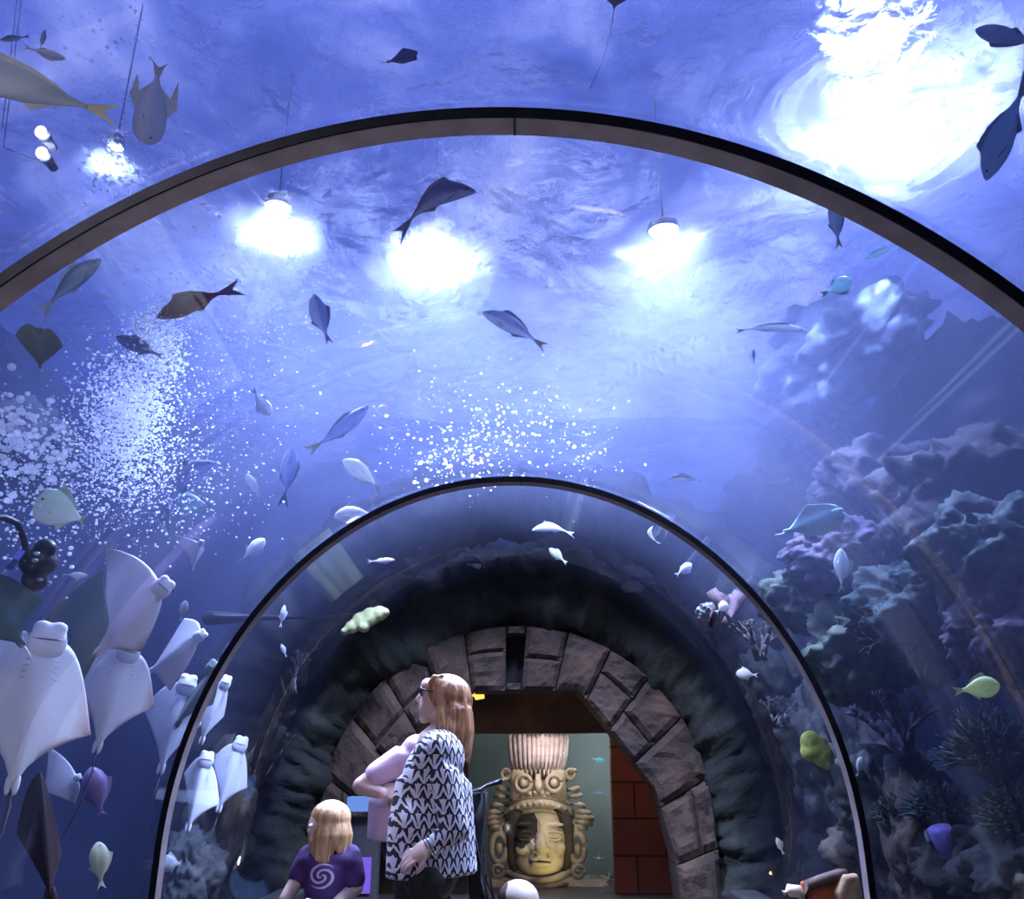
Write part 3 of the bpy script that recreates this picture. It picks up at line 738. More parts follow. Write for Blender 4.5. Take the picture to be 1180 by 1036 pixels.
cg, ct, cv, cb, cy, cp, cl = cm('coral_green', (.025,.045,.02)), cm('coral_teal', (.016,.05,.05)), cm('coral_violet', (.04,.028,.06)), cm('coral_brown', (.05,.036,.026)), cm('sponge_yellow', (.52,.56,.10)), cm('coral_pink', (.14,.08,.09)), cm('coral_pale', (.2,.22,.2))
O = lambda px, py, e=.5: out(px, py, e)
dome(O(1010, 745, 1.3), .40, 1, cg, 'large green brain coral mound right of the far rib')
dome(O(1075, 695, 1.5), .42, 2, ct, 'broad teal brain coral mound right of the green one', squash=.6)
dome(O(1150, 640, 1.5), .36, 3, ct, 'teal domed coral under the right edge boulder')
dome(O(1160, 730, 1.0), .26, 4, cv, 'violet domed coral at the right edge above the yellow fish')
dome(O(925, 690, 1.2), .26, 5, cg, 'olive domed coral against the upper outside of the far rib')
dome(O(955, 765, .8), .16, 6, cb, 'brownish domed coral touching the far rib')
dome(O(960, 640, 1.6), .3, 7, cv, 'violet domed coral below the turquoise fish')
fan(O(1065, 800, .8), .5, 8, cg, 'green branching sea fan left of the yellow fish', .3)
branching(O(1050, 870, .7), .34, 9, cv, 'dusky violet branching coral below the sea fan', n=5)
branching(O(1125, 720, .9), .36, 10, cp, 'pinkish thin branching coral above the yellow fish', n=2, rad=.02, spread=.35)
bush(O(1120, 880, .5), .24, 11, ct, 'bushy teal soft coral at the right below the yellow fish')
bush(O(1160, 955, .45), .22, 12, cg, 'bushy green soft coral in the lower right corner')
bush(O(1075, 945, .6), .18, 13, ct, 'smaller bushy teal coral left of the big bush')
bush(O(1030, 950, .6), .16, 14, cg, 'small dark green bushy coral by the far rib foot')
tubes(O(1085, 1005, .45), .2, 15, cm('sponge_violet', (.2,.16,.62)), 'bright violet-blue tube sponge at lower right', 3)
tubes(O(1010, 905, .7), .2, 16, cl, 'pale tube sponge cluster beside the far rib, lower right', 5)
tubes(O(835, 720, .3), .25, 17, cp, 'dull pink tube sponge outside the glass inside the far rib', 4)
branching(O(870, 760, .4), .3, 18, cb, 'brown branching coral on the rock above the portal right shoulder', n=5)
dome(O(795, 705, .12), .13, 19, cl, 'pale crusted coral knob on the portal collar at right', squash=.5)
dome(O(700, 676, .12), .1, 20, cl, 'pale coral knob on the ridge over the portal', squash=.45)
dome(O(505, 688, .12), .12, 21, cl, 'pale coral lump on the collar left of the keystone', squash=.5)
branching(O(900, 835, .45), .2, 22, cl, 'white-tipped coral sprigs on the tall pale rock', n=6, rad=.014)
branching(O(300, 900, .8), .4, 23, cb, 'brown twiggy coral left of the portal', n=4, rad=.016, spread=.4)
branching(O(335, 800, .6), .35, 24, cl, 'pale feathery coral high on the left of the portal', n=5, rad=.012, spread=.5)
# yellow-green paddle sponges
def paddle(c, pts, th, mat, label):
    """rounded blob with an outline in local x/z metres"""
    bm = bmesh.new()
    for (x, z, r) in pts: ball(bm, (x, 0, z), (r, th, r), 3)
    o = bmobj('paddle_sponge', bm, mat); remesh(o, .012, 4); o.location = c; return tag(o, label, 'sponge')
p = O(941, 866, .35); paddle(p, [(-.03,.06,.075), (-.045,0,.065), (.0,.02,.09), (.04,-.03,.075), (.06,-.09,.03)], .05, cy, 'lime yellow paddle sponge behind the far rib at right')
p = O(420, 716, .12); k = .0075
paddle(p, [(-.17,-.09,.035), (-.11,-.05,.06), (-.03,0,.085), (.05,.04,.085), (.13,.07,.07), (.18,.08,.04), (.0,-.05,.05)], .07, cm('sponge_pale_yellow', (.62,.66,.28)), 'pale yellow crust sponge on the rock arch at upper left')
p = O(672, 681, .1); paddle(p, [(-.17,0,.02), (-.13,0,.024), (-.09,.005,.028), (-.045,.008,.036), (0,.01,.05), (.06,.0,.04), (.11,-.005,.032), (.16,-.015,.022)], .04, cm('sponge_cream', (.6,.6,.36)), 'thin cream yellow sponge on the ridge over the portal')
# ------------------------------------------------------------------ fish
_fm = {}
def fishmat(back, belly, sheen=.35):
    k = (back, belly)
    if k not in _fm:
        n = N('fish_skin'); a = n.attr('dv'); f = n.noise(n.coord(), 40, 3)
        a2 = n.math('ADD', a, n.math('MULTIPLY', n.math('SUBTRACT', f, .5), .3))
        lf = lambda q: tuple(min(.9, x*1.15+.05) for x in q); c = n.ramp(a2, [(.32, lf(belly)), (.62, lf(back))])
        pb = n.bsdf(c, .38, n.bump(f, .12, .004)); tl_ = n.add('ShaderNodeBsdfTranslucent'); n.l(c, tl_.inputs[0]); mx = n.add('ShaderNodeMixShader'); mx.inputs[0].default_value = .45; n.l(pb.outputs[0], mx.inputs[1]); n.l(tl_.outputs[0], mx.inputs[2]); n.l(mx.outputs[0], n.out.inputs[0]); _fm[k] = n.m
    return _fm[k]
_pm = {}
def plain(col, rough=.5):
    if col not in _pm: _pm[col] = simple('fin_skin', col, rough, .2, 20, .05)
    return _pm[col]
m_eye = simple('fish_eye', (.01,.01,.012), .15, 0.1, 5, 0)
PROF = {  # half height along the body from snout (0) to tail root (1)
 'slim': [(0,.10),(.05,.34),(.15,.66),(.3,.93),(.42,1),(.6,.86),(.78,.5),(.92,.2),(1,.13)],
 'mid':  [(0,.10),(.05,.42),(.15,.74),(.3,.97),(.42,1),(.6,.84),(.78,.5),(.92,.22),(1,.16)],
 'deep': [(0,.22),(.04,.55),(.12,.86),(.28,1),(.45,.96),(.65,.7),(.82,.36),(.94,.14),(1,.11)]}
def interp(P, s):
    for (a, x), (b, y) in zip(P, P[1:]):
        if s <= b:
            t = (s-a)/(b-a); t = t*t*(3-2*t)*.5+t*.5; return x+(y-x)*t
    return P[-1][1]
def slab(name, pts, th, mat, parent):
    """thin fin with a rim from a 3D outline fan"""
    pts = [Vector(p) for p in pts]; nrm = Vector((0,0,0)); c = sum(pts, Vector())/len(pts)
    for i in range(len(pts)): nrm += (pts[i]-c).cross(pts[(i+1) % len(pts)]-c)
    nrm = nrm.normalized() if nrm.length > 1e-9 else Vector((0,1,0)); n = len(pts)
    vs = [p+nrm*th*.5*(.35) for p in pts]+[p-nrm*th*.5*.35 for p in pts]+[c+nrm*th*.5, c-nrm*th*.5]
    fs = [(i, (i+1) % n, 2*n) for i in range(n)]+[(n+(i+1) % n, n+i, 2*n+1) for i in range(n)]+[(i, n+i, n+(i+1) % n, (i+1) % n) for i in range(n)]
    return mesh(name, vs, fs, mat, parent, smooth=False)
def fish(H, T, hr, label, kind='slim', back=(.16,.22,.42), belly=(.4,.48,.66), tailc=None, e=.6, bend=0., roll=0., up=1, tl=.17, fins=1.0, wr=.42, name='fish', cat='fish', group=None, fork=1., turn=0., eye=True, ext=0, yy=None):
    h3, t3 = O(*H, e), O(*T, e+turn)
    if yy: h3, t3 = at(*H, yy), at(*T, yy)
    # keep both ends at one distance unless turned
    dh = (h3-CAM).length; t3 = CAM+(t3-CAM).normalized()*(dh+turn)
    L = (h3-t3).length; X = (h3-t3).normalized(); view = ((h3+t3)/2-CAM).normalized()
    U = (view.cross(X)).normalized()*up
    W = X.cross(U).normalized()
    if roll: U = Matrix.Rotation(radians(roll), 3, X) @ U; W = X.cross(U).normalized()
    C = (h3+t3)/2; bl = L*(1-tl); hh = L*hr*.5
    def spine(s): # s 0 snout..1 tail root
        x = L/2-bl*s; b = bend*L*(1-((s-.42)/.58)**2 if s > .42 else 1-((.42-s)/.42)**2*.55)
        return X*x + U*b*.5
    def spine_(s): return spine(s)
    ns, nm = 18, 14; vs, dv = [], []
    sw = [0, .012, .03, .06, .1, .15, .21, .28, .36, .44, .52, .6, .68, .75, .82, .88, .93, .97, 1]
    for s in sw:
        r = interp(PROF[kind], s)*hh; w = r*wr*(1.25 if s < .5 else 1.25-.6*(s-.5)*2*.6)
        if kind == 'deep': w = min(w, hh*.42)
        for k in range(nm):
            a = 2*pi*k/nm; cu = cos(a); vs.append(spine(s)+U*(r*cu)+W*(w*sin(a))); dv.append(.5+.5*cu)
    fs = [tuple(range(nm))[::-1], tuple((len(sw)-1)*nm+k for k in range(nm))]
    for i in range(len(sw)-1):
        for k in range(nm): fs.append((i*nm+k, i*nm+(k+1) % nm, (i+1)*nm+(k+1) % nm, (i+1)*nm+k))
    o = mesh(name, vs, fs, fishmat(back, belly), attrs={'dv': dv}); o.location = C
    tag(o, label, cat, group)
    fc = plain(tailc or tuple((x*.7+y*.3) for x, y in zip(back, belly)))
    fcb = plain(tuple((x*.7+y*.3) for x, y in zip(back, belly)))
    R_ = spine(1); dT = (spine(1)-spine(.9)).normalized(); t0 = hh*.16; f = L*tl*1.15*fork
    sp = max(hh*.5, L*tl*.46)*(.75+.25*fork)
    slab('tail_fin', [R_-dT*L*.02+U*t0, R_+dT*f*.55+U*sp*.62, R_+dT*f+U*sp, R_+dT*f*.62+U*sp*.28, R_+dT*f*.45, R_+dT*f*.62-U*sp*.28, R_+dT*f-U*sp, R_+dT*f*.55-U*sp*.62, R_-dT*L*.02-U*t0], L*.012+.002, fc, o)
    if fins > 0:
        g = lambda s, q: spine(s)+U*q*interp(PROF[kind], s)*hh
        fh = hh*.42*fins
        if ext: # long trailing dorsal and anal streamers
            slab('dorsal_fin', [g(.42, .95), g(.46, 1)+U*hh*.5-X*L*.12, g(.5, 1)+U*hh*.35-X*L*.42*ext, g(.55, 1)+U*hh*.1-X*L*.14, g(.85, .95), g(.6, .9)], L*.01, fcb, o)
            slab('anal_fin', [g(.44, -.95), g(.48, -1)-U*hh*.45-X*L*.12, g(.52, -1)-U*hh*.25-X*L*.36*ext, g(.57, -1)-U*hh*.08-X*L*.12, g(.86, -.95), g(.62, -.9)], L*.01, fcb, o)
        else:
            slab('dorsal_fin', [g(.28, .93), g(.36, 1)+U*fh*.95, g(.45, 1)+U*fh*.75, g(.6, 1)+U*fh*.6, g(.78, 1)+U*fh*.35, g(.84, .9), g(.55, .9)], L*.012, fcb, o)
            slab('anal_fin', [g(.56, -.93), g(.63, -1)-U*fh*.8, g(.75, -1)-U*fh*.35, g(.84, -.9), g(.7, -.9)], L*.012, fcb, o)
        for sd in (-1, 1):
            b = spine(.27)+W*sd*hh*wr*1.1-U*hh*.2
            slab('pectoral_fin', [b+X*L*.015, b-X*L*.06+W*sd*L*.05-U*L*.02, b-X*L*.13+W*sd*L*.06-U*L*.05, b-X*L*.09+W*sd*L*.02-U*L*.05, b-X*L*.03-U*L*.015], L*.008, fcb, o)
    if eye:
        for sd in (-1, 1):
            s = .11; bm = bmesh.new(); r = interp(PROF[kind], s)*hh
            ww = r*wr*1.25 if kind != 'deep' else min(r*wr*1.25, hh*.42)
            ball(bm, spine(s)+U*r*.25+W*sd*ww*.93, max(.06*hh, L*.013), 2); bmobj('eye', bm, m_eye, o)
    return o
SIL, BLU, GRY = (.42,.48,.6), (.05,.08,.2), (.12,.14,.22)
YEL = (.55,.52,.12)
fish((168,166), (184,72), .40, 'silvery lookdown fish with long trailing fins, diving at the upper left', 'deep', (.55,.62,.7), (.75,.8,.85), e=1.0, tl=.14, ext=1.0, up=-1, wr=.3)
fish((-75,60), (132,134), .22, 'large pale grey-green fish entering at the upper left edge, tail toward the middle', 'slim', (.38,.42,.36), (.5,.54,.5), (.42,.40,.2), e=.9, bend=-.03, tl=.16)
fish((76,68), (28,54), .24, 'small silver fish beside the large pale fish, upper left', 'slim', (.3,.36,.45), (.7,.75,.8), e=1.3)
fish((0,46), (34,42), .2, 'small pale fish at the very top left edge', 'slim', (.4,.5,.55), (.75,.8,.85), e=1.4)
fish((52,34), (46,58), .22, 'tiny pale fish swimming straight up by the top left corner', 'slim', (.4,.5,.6), (.75,.8,.85), e=1.5)
fish((1124,34), (1205,52), .26, 'blue-grey fish cut by the right edge near the top', 'mid', (.25,.3,.44), (.32,.38,.52), e=.8, up=-1)
fish((1138,208), (1186,84), .27, 'large slate-blue fish diving steeply at the right edge', 'slim', (.2,.28,.42), (.28,.36,.52), e=.6, bend=.06, up=1, tl=.2)
fish((960,228), (967,286), .28, 'blue fish with a pale yellow tail hanging just below the near rib, right side', 'slim', (.2,.25,.38), (.34,.4,.52), (.62,.6,.35), e=.9)
fish((551,229), (450,262), .23, 'long dark-backed fish arching in front of the middle lamp glare', 'slim', (.16,.18,.32), (.6,.64,.76), (.2,.24,.4), e=.8, bend=.34, up=-1, tl=.22)
fish((182,367), (276,329), .24, 'maroon red fish near the bubble column on the left', 'slim', (.17,.02,.07), (.26,.04,.11), (.10,.04,.18), e=.7, bend=.05, tl=.24, up=1)
fish((134,388), (188,411), .30, 'dusky blue fish swimming below the maroon fish', 'mid', (.18,.22,.4), (.3,.36,.56), e=.8, up=1, tl=.14)
fish((118,300), (42,362), .22, 'slender blue fish just under the left end of the near rib', 'slim', (.09,.15,.32), (.24,.34,.52), e=.4, bend=.08, tl=.22, up=-1)
fish((362,339), (379,396), .36, 'pale silver fish heading up between two lamp glares', 'slim', (.22,.27,.45), (.6,.65,.8), e=1.2, bend=-.05)
fish((555,361), (630,399), .24, 'silvery fish with a yellow forked tail left of the starry glare', 'slim', (.2,.24,.38), (.62,.66,.74), YEL, e=1.1, bend=.09, up=1)
fish((311,479), (291,448), .44, 'small grey-striped fish in mid water left of the middle', 'mid', (.16,.17,.24), (.5,.55,.62), e=1.2)
fish((424,467), (356,521), .2, 'dark blue fish with a bright yellow tail swimming up right', 'slim', (.10,.14,.3), (.26,.32,.52), (.62,.6,.14), e=1.0, bend=-.05, up=-1)
fish((337,514), (326,584), .26, 'slate-blue fish swimming straight up under the yellow-tailed fish', 'slim', (.2,.26,.48), (.36,.44,.64), e=1.1, tl=.22)
fish((394,531), (440,564), .36, 'pale cream fish nose down just left of the far rib crown', 'slim', (.55,.58,.56), (.7,.74,.76), e=1.0, bend=.1, up=1, eye=False)
fish((385,597), (441,596), .34, 'pale grey fish partly behind the upper left of the far rib', 'mid', (.34,.36,.44), (.58,.6,.64), e=.5, bend=.16, up=1)
fish((256,540), (176,600), .24, 'dark arching shark-like fish above the small rays on the left', 'slim', (.13,.16,.3), (.24,.3,.48), e=.8, bend=.4, up=-1, tl=.22)
fish((203,578), (246,583), .62, 'hazy teal round-bodied fish under the dark arching fish', 'deep', (.16,.28,.36), (.26,.42,.5), e=1.5)
fish((41,577), (101,601), .72, 'round pale green moonfish with dark eye among the big bubbles', 'deep', (.55,.68,.58), (.72,.82,.72), e=.35, tl=.12, up=1, wr=.25, fork=.5)
fish((284,546), (302,577), .3, 'small white fish angled down near the middle left', 'slim', (.45,.5,.6), (.8,.85,.88), e=1.3)
fish((305,621), (276,648), .4, 'small pale fish above the far rib left shoulder', 'mid', (.45,.48,.58), (.75,.78,.84), e=.9)
fish((932,384), (848,380), .11, 'long thin white fish in front of the bright rock on the right', 'slim', (.7,.75,.85), (.35,.45,.6), e=1.2, bend=.12, tl=.1, up=-1)
fish((982,322), (946,340), .5, 'pale turquoise fish below the near rib at right', 'mid', (.35,.58,.66), (.5,.72,.76), e=1.3, tl=.2)
fish((995,300), (1038,279), .16, 'faint turquoise slender fish under the near rib, far right', 'slim', (.4,.6,.7), (.55,.74,.8), e=1.4)
fish((772,552), (809,553), .24, 'thin striped silver fish just above the far rib crown right side', 'slim', (.05,.06,.1), (.65,.68,.75), (.75,.78,.82), e=.5, bend=.12, up=1)
fish((969,632), (970,682), .34, 'small silver fish head up with spread fins over the right reef', 'slim', (.4,.46,.52), (.68,.74,.76), e=.8, fins=1.8)
fish((1152,789), (1099,797), .5, 'yellow-green snapper facing right over the dark reef', 'mid', (.50,.58,.26), (.66,.74,.42), (.6,.66,.3), e=.35, up=-1, tl=.2)
fish((848,776), (873,778), .5, 'small cream fish beside the rock right of the portal', 'mid', (.55,.52,.44), (.7,.68,.6), e=.15, eye=False)
fish((633,632), (653,649), .36, 'small cream fish over the rock ridge above the keystone', 'slim', (.5,.54,.44), (.7,.72,.62), e=.3, eye=False)
fish((613,614), (662,613), .2, 'pale arched fish below the far rib crown', 'slim', (.5,.55,.7), (.66,.7,.82), e=.3, bend=.25, up=1, eye=False)
fish((756,606), (757,628), .22, 'tiny white crescent-shaped fish inside the far rib, upper right', 'slim', (.75,.78,.82), (.8,.82,.86), e=.3, bend=-.7, eye=False, fins=0)
fish((797,650), (779,663), .5, 'small white hazy fish inside the far rib, right of the crescent fish', 'mid', (.4,.44,.6), (.65,.7,.82), e=.3, eye=False)
fish((838,695), (825,706), .7, 'tiny white round fish just inside the far rib on the right', 'deep', (.6,.63,.66), (.8,.82,.85), e=.2, eye=False, tl=.2)
fish((105,884), (118,944), .46, 'purple-grey fish head up under the rays at lower left', 'mid', (.24,.18,.33), (.36,.3,.48), e=.3, tl=.16, wr=.6, fork=.5)
fish((113,970), (117,1024), .42, 'pale yellow fish head up at the bottom left', 'mid', (.42,.44,.26), (.72,.74,.5), e=.4, tl=.16)
fish((186,995), (209,995), .86, 'round pale disc fish at the foot of the far rib, left', 'deep', (.34,.36,.38), (.5,.52,.54), e=.3, tl=.1, eye=False)
fish((250,1007), (226,1009), .84, 'round grey disc fish below the two small rays', 'deep', (.3,.32,.36), (.46,.48,.52), e=.5, tl=.16, eye=False)
fish((328,697), (323,723), .24, 'thin white fish swimming up inside the far rib at left', 'slim', (.6,.65,.75), (.8,.84,.9), e=.6, eye=False, fins=2)
fish((324,742), (330,757), .3, 'very small white fish under the thin white fish', 'slim', (.6,.65,.75), (.8,.84,.9), e=.6, eye=False)
fish((101,663), (72,662), .26, 'small white fish above the teal ray', 'slim', (.7,.74,.8), (.8,.84,.9), e=.5, eye=False)
fish((214,692), (208,716), .4, 'small pale grey fish between the white rays', 'mid', (.36,.38,.46), (.55,.58,.64), e=.5, eye=False)
fish((868,402), (869,420), .2, 'tiny dark fish under the long thin white fish', 'slim', (.06,.1,.25), (.1,.15,.3), e=1.4, eye=False)
fish((993,872), (988,895), .4, 'small pale fish by the far rib at lower right', 'mid', (.4,.48,.46), (.6,.66,.62), e=.25, eye=False)
fish((1066,956), (1074,977), .3, 'small white fish over the dark reef at lower right', 'slim', (.5,.56,.6), (.7,.75,.78), e=.5, eye=False)
fish((895,965), (903,985), .36, 'small cream fish beside the brown rock low on the right', 'slim', (.5,.48,.4), (.65,.62,.54), e=.2, eye=False)
fish((560,655), (538,650), .3, 'small pinkish fish over the rock ridge left of the keystone', 'slim', (.5,.36,.42), (.7,.6,.66), e=.3, eye=False)
fish((455,645), (424,647), .2, 'faint pink slender fish inside the far rib, upper left', 'slim', (.5,.4,.5), (.62,.56,.68), e=.5, eye=False)

fish((697,877), (682,874), .34, 'small bright cyan fish behind the statue glass, upper one', 'slim', (.15,.62,.70), (.3,.75,.8), yy=YB+.5, eye=False)
fish((684,914), (700,916), .26, 'small pale cyan fish behind the statue glass, lower one', 'slim', (.25,.5,.62), (.4,.62,.7), yy=YB+.5, eye=False)
m_star = simple('white_star', (.75,.75,.66), .7, .1, 20)  # white star-shaped marks at the statue glass
for (px, py, r, a0), lab in (((690,990,.07,.3), 'white starfish on the statue glass, highest of three'), ((701,1014,.10,.1), 'largest white starfish on the statue glass at its right edge'), ((696,1032,.07,.6), 'yellowish starfish low on the statue glass')):
    bm = bmesh.new(); c = at(px, py, YB+.16); ball(bm, (0,0,0), (r*.3,.02,r*.3), 2)
    for k in range(5):
        a = a0+k*2*pi/5; tube(bm, [(0,0,0), (r*.5*cos(a),0,r*.5*sin(a)), (r*cos(a),.005,r*sin(a))], [r*.22,r*.14,r*.04], 8, flat=.6)
    o = bmobj('star', bm, m_star); remesh(o, .006, 1); o.location = c; tag(o, lab, 'star')
# ------------------------------------------------------------------ rays
def raymat(name, base, edge, mid=None):
    n = N(name); a = n.attr('span'); f = n.noise(n.coord(), 7, 4); g = n.noise(n.coord(), 45, 3)
    a2 = n.math('ADD', a, n.math('MULTIPLY', n.math('SUBTRACT', f, .5), .22))
    c = n.ramp(a2, [(.66, base), (.98, edge)]); c = n.mix(n.math('MULTIPLY', g, .12), c, edge)
    n.bsdf(c, .5, n.bump(f, .15, .02)); return n.m
m_belly = raymat('ray_belly', (.78,.80,.86), (.38,.27,.25)); m_belly2 = raymat('ray_belly_plain', (.78,.81,.88), (.62,.62,.70))
m_dors = raymat('ray_back_brown', (.13,.11,.11), (.10,.08,.08)); m_teal_b = raymat('ray_back_teal', (.09,.16,.17), (.13,.17,.17)); m_dk = raymat('ray_back_dark', (.035,.02,.022), (.06,.035,.035))
m_gill = simple('ray_gill', (.42,.42,.48), .6, .1, 9, 0); m_mouth = simple('ray_mouth', (.14,.13,.17), .6, .1, 9, 0)
m_greyg = raymat('ray_back_grey', (.15,.19,.18), (.22,.27,.27)); m_turq = raymat('ray_turquoise', (.25,.50,.58), (.35,.6,.66)); m_sandy = raymat('ray_sandy', (.36,.30,.34), (.25,.2,.25)); m_slate = raymat('ray_slate', (.13,.15,.3), (.16,.18,.34))
def manta(Hd, Tl, A, Bt, label, e=.4, belly=m_belly, back=m_dors, head=1.0, tail=1.1, bow=.14, dA=0., dB=0., dT=0., dH=0., gills=True, th=.07, trail=.3, lead=.16, tailbend=0.):
    """cownose ray from four marks: head front, tail root, two wing tips (the side facing the tunnel is the belly)"""
    c0 = out((Hd[0]+Tl[0])/2, (Hd[1]+Tl[1])/2, e); dist = (c0-CAM).length
    pp = lambda q, d: CAM+ray(*q).normalized()*(dist+d)
    H, T, WA, WB = pp(Hd, dH), pp(Tl, dT), pp(A, dA), pp(Bt, dB)
    C = (H+T)/2; H, T, WA, WB = H-C, T-C, WA-C, WB-C
    ax = (T-H); L = ax.length; view = (C-CAM).normalized()
    nu, nv = 20, 16; grids = []
    def pt(s, t):
        W = WA if s < 0 else WB; a = abs(s)
        mid = H+ax*.06; tipline = W
        le = (H+ax*.11)*(1-a)+tipline*a                      # leading edge with outward bulge
        outd = (W-(H+ax*.5)); perp = (-ax.normalized())
        le = le+perp*L*lead*sin(pi*a)**1.0*(1 if a > 0 else 0)
        te = (T)*(1-a)**1.0+tipline*a; te = te - (T-(H+ax*.45)).normalized()*L*trail*.13*sin(pi*a**.8)
        if a < .16: # body lobe behind
            te = te + ax.normalized()*L*.05*(1-a/.16)
        return le+(te-le)*t
    def thick(s, t):
        a = abs(s); k = .07+.75*exp(-(a/.36)**2); return th*L*k*(sin(pi*min(1, max(0, t*.96+.02)))**.6)
    vs, sp = [], []
    for side in (-1, 1):
        for j in range(nv+1):
            for i in range(nu+1):
                s = -1+2*i/nu; s = s*abs(s)**.15 if s else 0; t = j/nv
                p = pt(s, t); b = bow*L*(abs(s)**1.6)
                vs.append(p + view*b + view*side*thick(s, t)); sp.append(max(abs(s), .25+.6*max(0, t-.72)/.28 if abs(s) > .2 else 0))
    n1 = (nu+1)*(nv+1); fs, fm = [], []
    for side in (0, 1):
        for j in range(nv):
            for i in range(nu):
                q = [j*(nu+1)+i, j*(nu+1)+i+1, (j+1)*(nu+1)+i+1, (j+1)*(nu+1)+i]; q = [x+side*n1 for x in q]
                fs.append(tuple(q if side else q[::-1])); fm.append(side)
    for i in range(nu):
        fs.append((i, i+1, n1+i+1, n1+i)); fm.append(1); k = nv*(nu+1)+i; fs.append((k+1, k, n1+k, n1+k+1)); fm.append(1)
    for j in range(nv):
        k = j*(nu+1); fs.append((k+nu+1, k, n1+k, n1+k+nu+1)); fm.append(1); k += nu; fs.append((k, k+nu+1, n1+k+nu+1, n1+k)); fm.append(1)
    o = mesh('cownose_ray', vs, fs, [belly, back], fm=fm, attrs={'span': sp}); o.location = C; tag(o, label, 'ray', 'rays gathered on the left' if belly in (m_belly, m_belly2) else None)
    lat = ax.cross(view).normalized(); axn = ax.normalized()
    # head with two rounded lobes
    bm = bmesh.new(); hw = L*.088*head
    Rm = Matrix((lat, axn, view)).transposed()
    if head > 0:
        ball(bm, H+axn*L*.13, (hw*1.3, L*.13, th*L*.78), 3, Rm); ball(bm, H+axn*L*.06, (hw*1.02, L*.06, th*L*.55), 3, Rm)
        for s in (-1, 1): ball(bm, H+axn*L*.035+lat*s*hw*.52, (hw*.62, L*.052, th*L*.52), 3, Rm)
        hd = bmobj('head', bm, belly, o); remesh(hd, max(.004, L*.014), 6)
        bm = bmesh.new(); k = [H+axn*L*.11+lat*hw*x-view*(th*L*(.74-.2*x*x)) for x in (-.95, -.5, 0, .5, .95)]
        tube(bm, k, [L*.002, L*.006, L*.007, L*.006, L*.002], 6); bmobj('mouth', bm, m_mouth, hd)
        for s in (-1, 1):
            bm = bmesh.new(); ball(bm, H+axn*L*.07+lat*s*hw*1.28, L*.011, 2); bmobj('eye', bm, m_eye, hd)
        if gills:
            for s in (-1, 1):
                for q in range(4):
                    bm = bmesh.new(); g0 = H+axn*L*(.24+.04*q)+lat*s*L*(.085+.004*q); bb = -view*(thick(.13, .2)*.93)
                    tube(bm, [g0+bb-lat*s*L*.018, g0+bb+axn*L*.006, g0+bb+lat*s*L*.02+axn*L*.006], [.001, L*.0035, .001], 5); bmobj('gill_slit', bm, m_gill, o)
    # pelvic fins and whip tail
    bm = bmesh.new()
    for s in (-1, 1): ball(bm, T+axn*L*.015+lat*s*L*.022, (L*.022, L*.075, th*L*.22), 2, Rm)
    bmobj('pelvic_fins', bm, belly, o)
    bm = bmesh.new(); tb = T+view*th*L*.2
    tube(bm, [tb, tb+axn*L*.3*tail+lat*L*.03*tail*(1+tailbend), tb+axn*L*.62*tail+lat*L*.02*tail+lat*L*.2*tailbend, tb+axn*L*.95*tail-lat*L*.05*tail+lat*L*.45*tailbend], [L*.016, L*.010, L*.006, .0015], 6)
    bmobj('tail', bm, back if back is not m_teal_b else m_dors, o)
    return o
manta((60,718), (15,900), (-62,800), (106,848), 'largest white ray at the left edge, belly to the glass, head up', .12, tail=.5, head=1.1, lead=.20, trail=.5)
manta((196,668), (116,748), (123,630), (163,752), 'white ray turned to the right with its brown wing tip raised, top of the group', .22, tail=.7, lead=.10, dA=.1, trail=.12)
manta((153,738), (113,858), (84,778), (178,815), 'white ray in the middle of the group between the largest ray and the far rib', .28, lead=.16, trail=.35, tail=.9)
manta((237,728), (175,772), (212,712), (196,797), 'small white ray tilted sideways at the upper right of the group', .42, m_belly2, lead=.12, trail=.05, tail=.35, head=.9)
manta((219,778), (186,884), (164,816), (232,836), 'white ray just left of the far rib, partly under a grey wing', .5, m_belly2, lead=.14, trail=.3, tail=.45)
manta((250,762), (206,832), (191,838), (246,812), 'grey-backed ray crossing behind the far rib', .36, m_greyg, m_dors, gills=False, lead=.15, trail=.3, tail=.3)
manta((263,779), (233,852), (226,806), (258,826), 'narrow white ray just inside the far rib', .3, m_belly2, lead=.12, trail=.15, tail=.3, head=.8)
manta((240,866), (217,952), (212,891), (253,927), 'small white ray head up inside the far rib, left of its twin', .35, m_belly2, lead=.12, trail=.35, tail=.5)
manta((280,849), (253,930), (244,874), (285,908), 'small white ray head up inside the far rib, right of its twin', .45, m_belly2, lead=.10, trail=.35, tail=.6)
manta((40,748), (128,728), (118,656), (92,792), 'teal-backed ray behind the white rays, round backed', .55, m_teal_b, m_belly2, gills=False, head=.8, lead=.3, trail=.05, tail=.2, bow=.05)
manta((-40,650), (22,738), (-95,745), (50,690), 'dark teal-backed ray cut by the left edge above the largest ray', .4, m_teal_b, m_belly2, gills=False, lead=.2, trail=.2, tail=.3, bow=.05)
manta((94,894), (50,912), (56,860), (86,926), 'white ray with dark streaks half hidden behind the purple-grey fish', .55, m_belly2, lead=.1, trail=.2, tail=.4)
manta((233,622), (222,656), (201,616), (236,634), 'small white ray with pointed wings below the dark arching fish', .8, m_belly2, lead=.02, trail=.5, tail=.3, gills=False)
manta((45,377), (46,421), (17,386), (73,399), 'grey-green ray seen from below its nose under the left end of the near rib', .7, m_greyg, m_greyg, gills=False, lead=.25, trail=-.2, tail=.4, bow=.02)
manta((46,872), (58,1032), (18,960), (72,985), 'large dark brown ray seen edge-on at the lower left', .25, m_dk, m_belly2, gills=False, head=0, lead=.1, trail=.1, tail=.25)
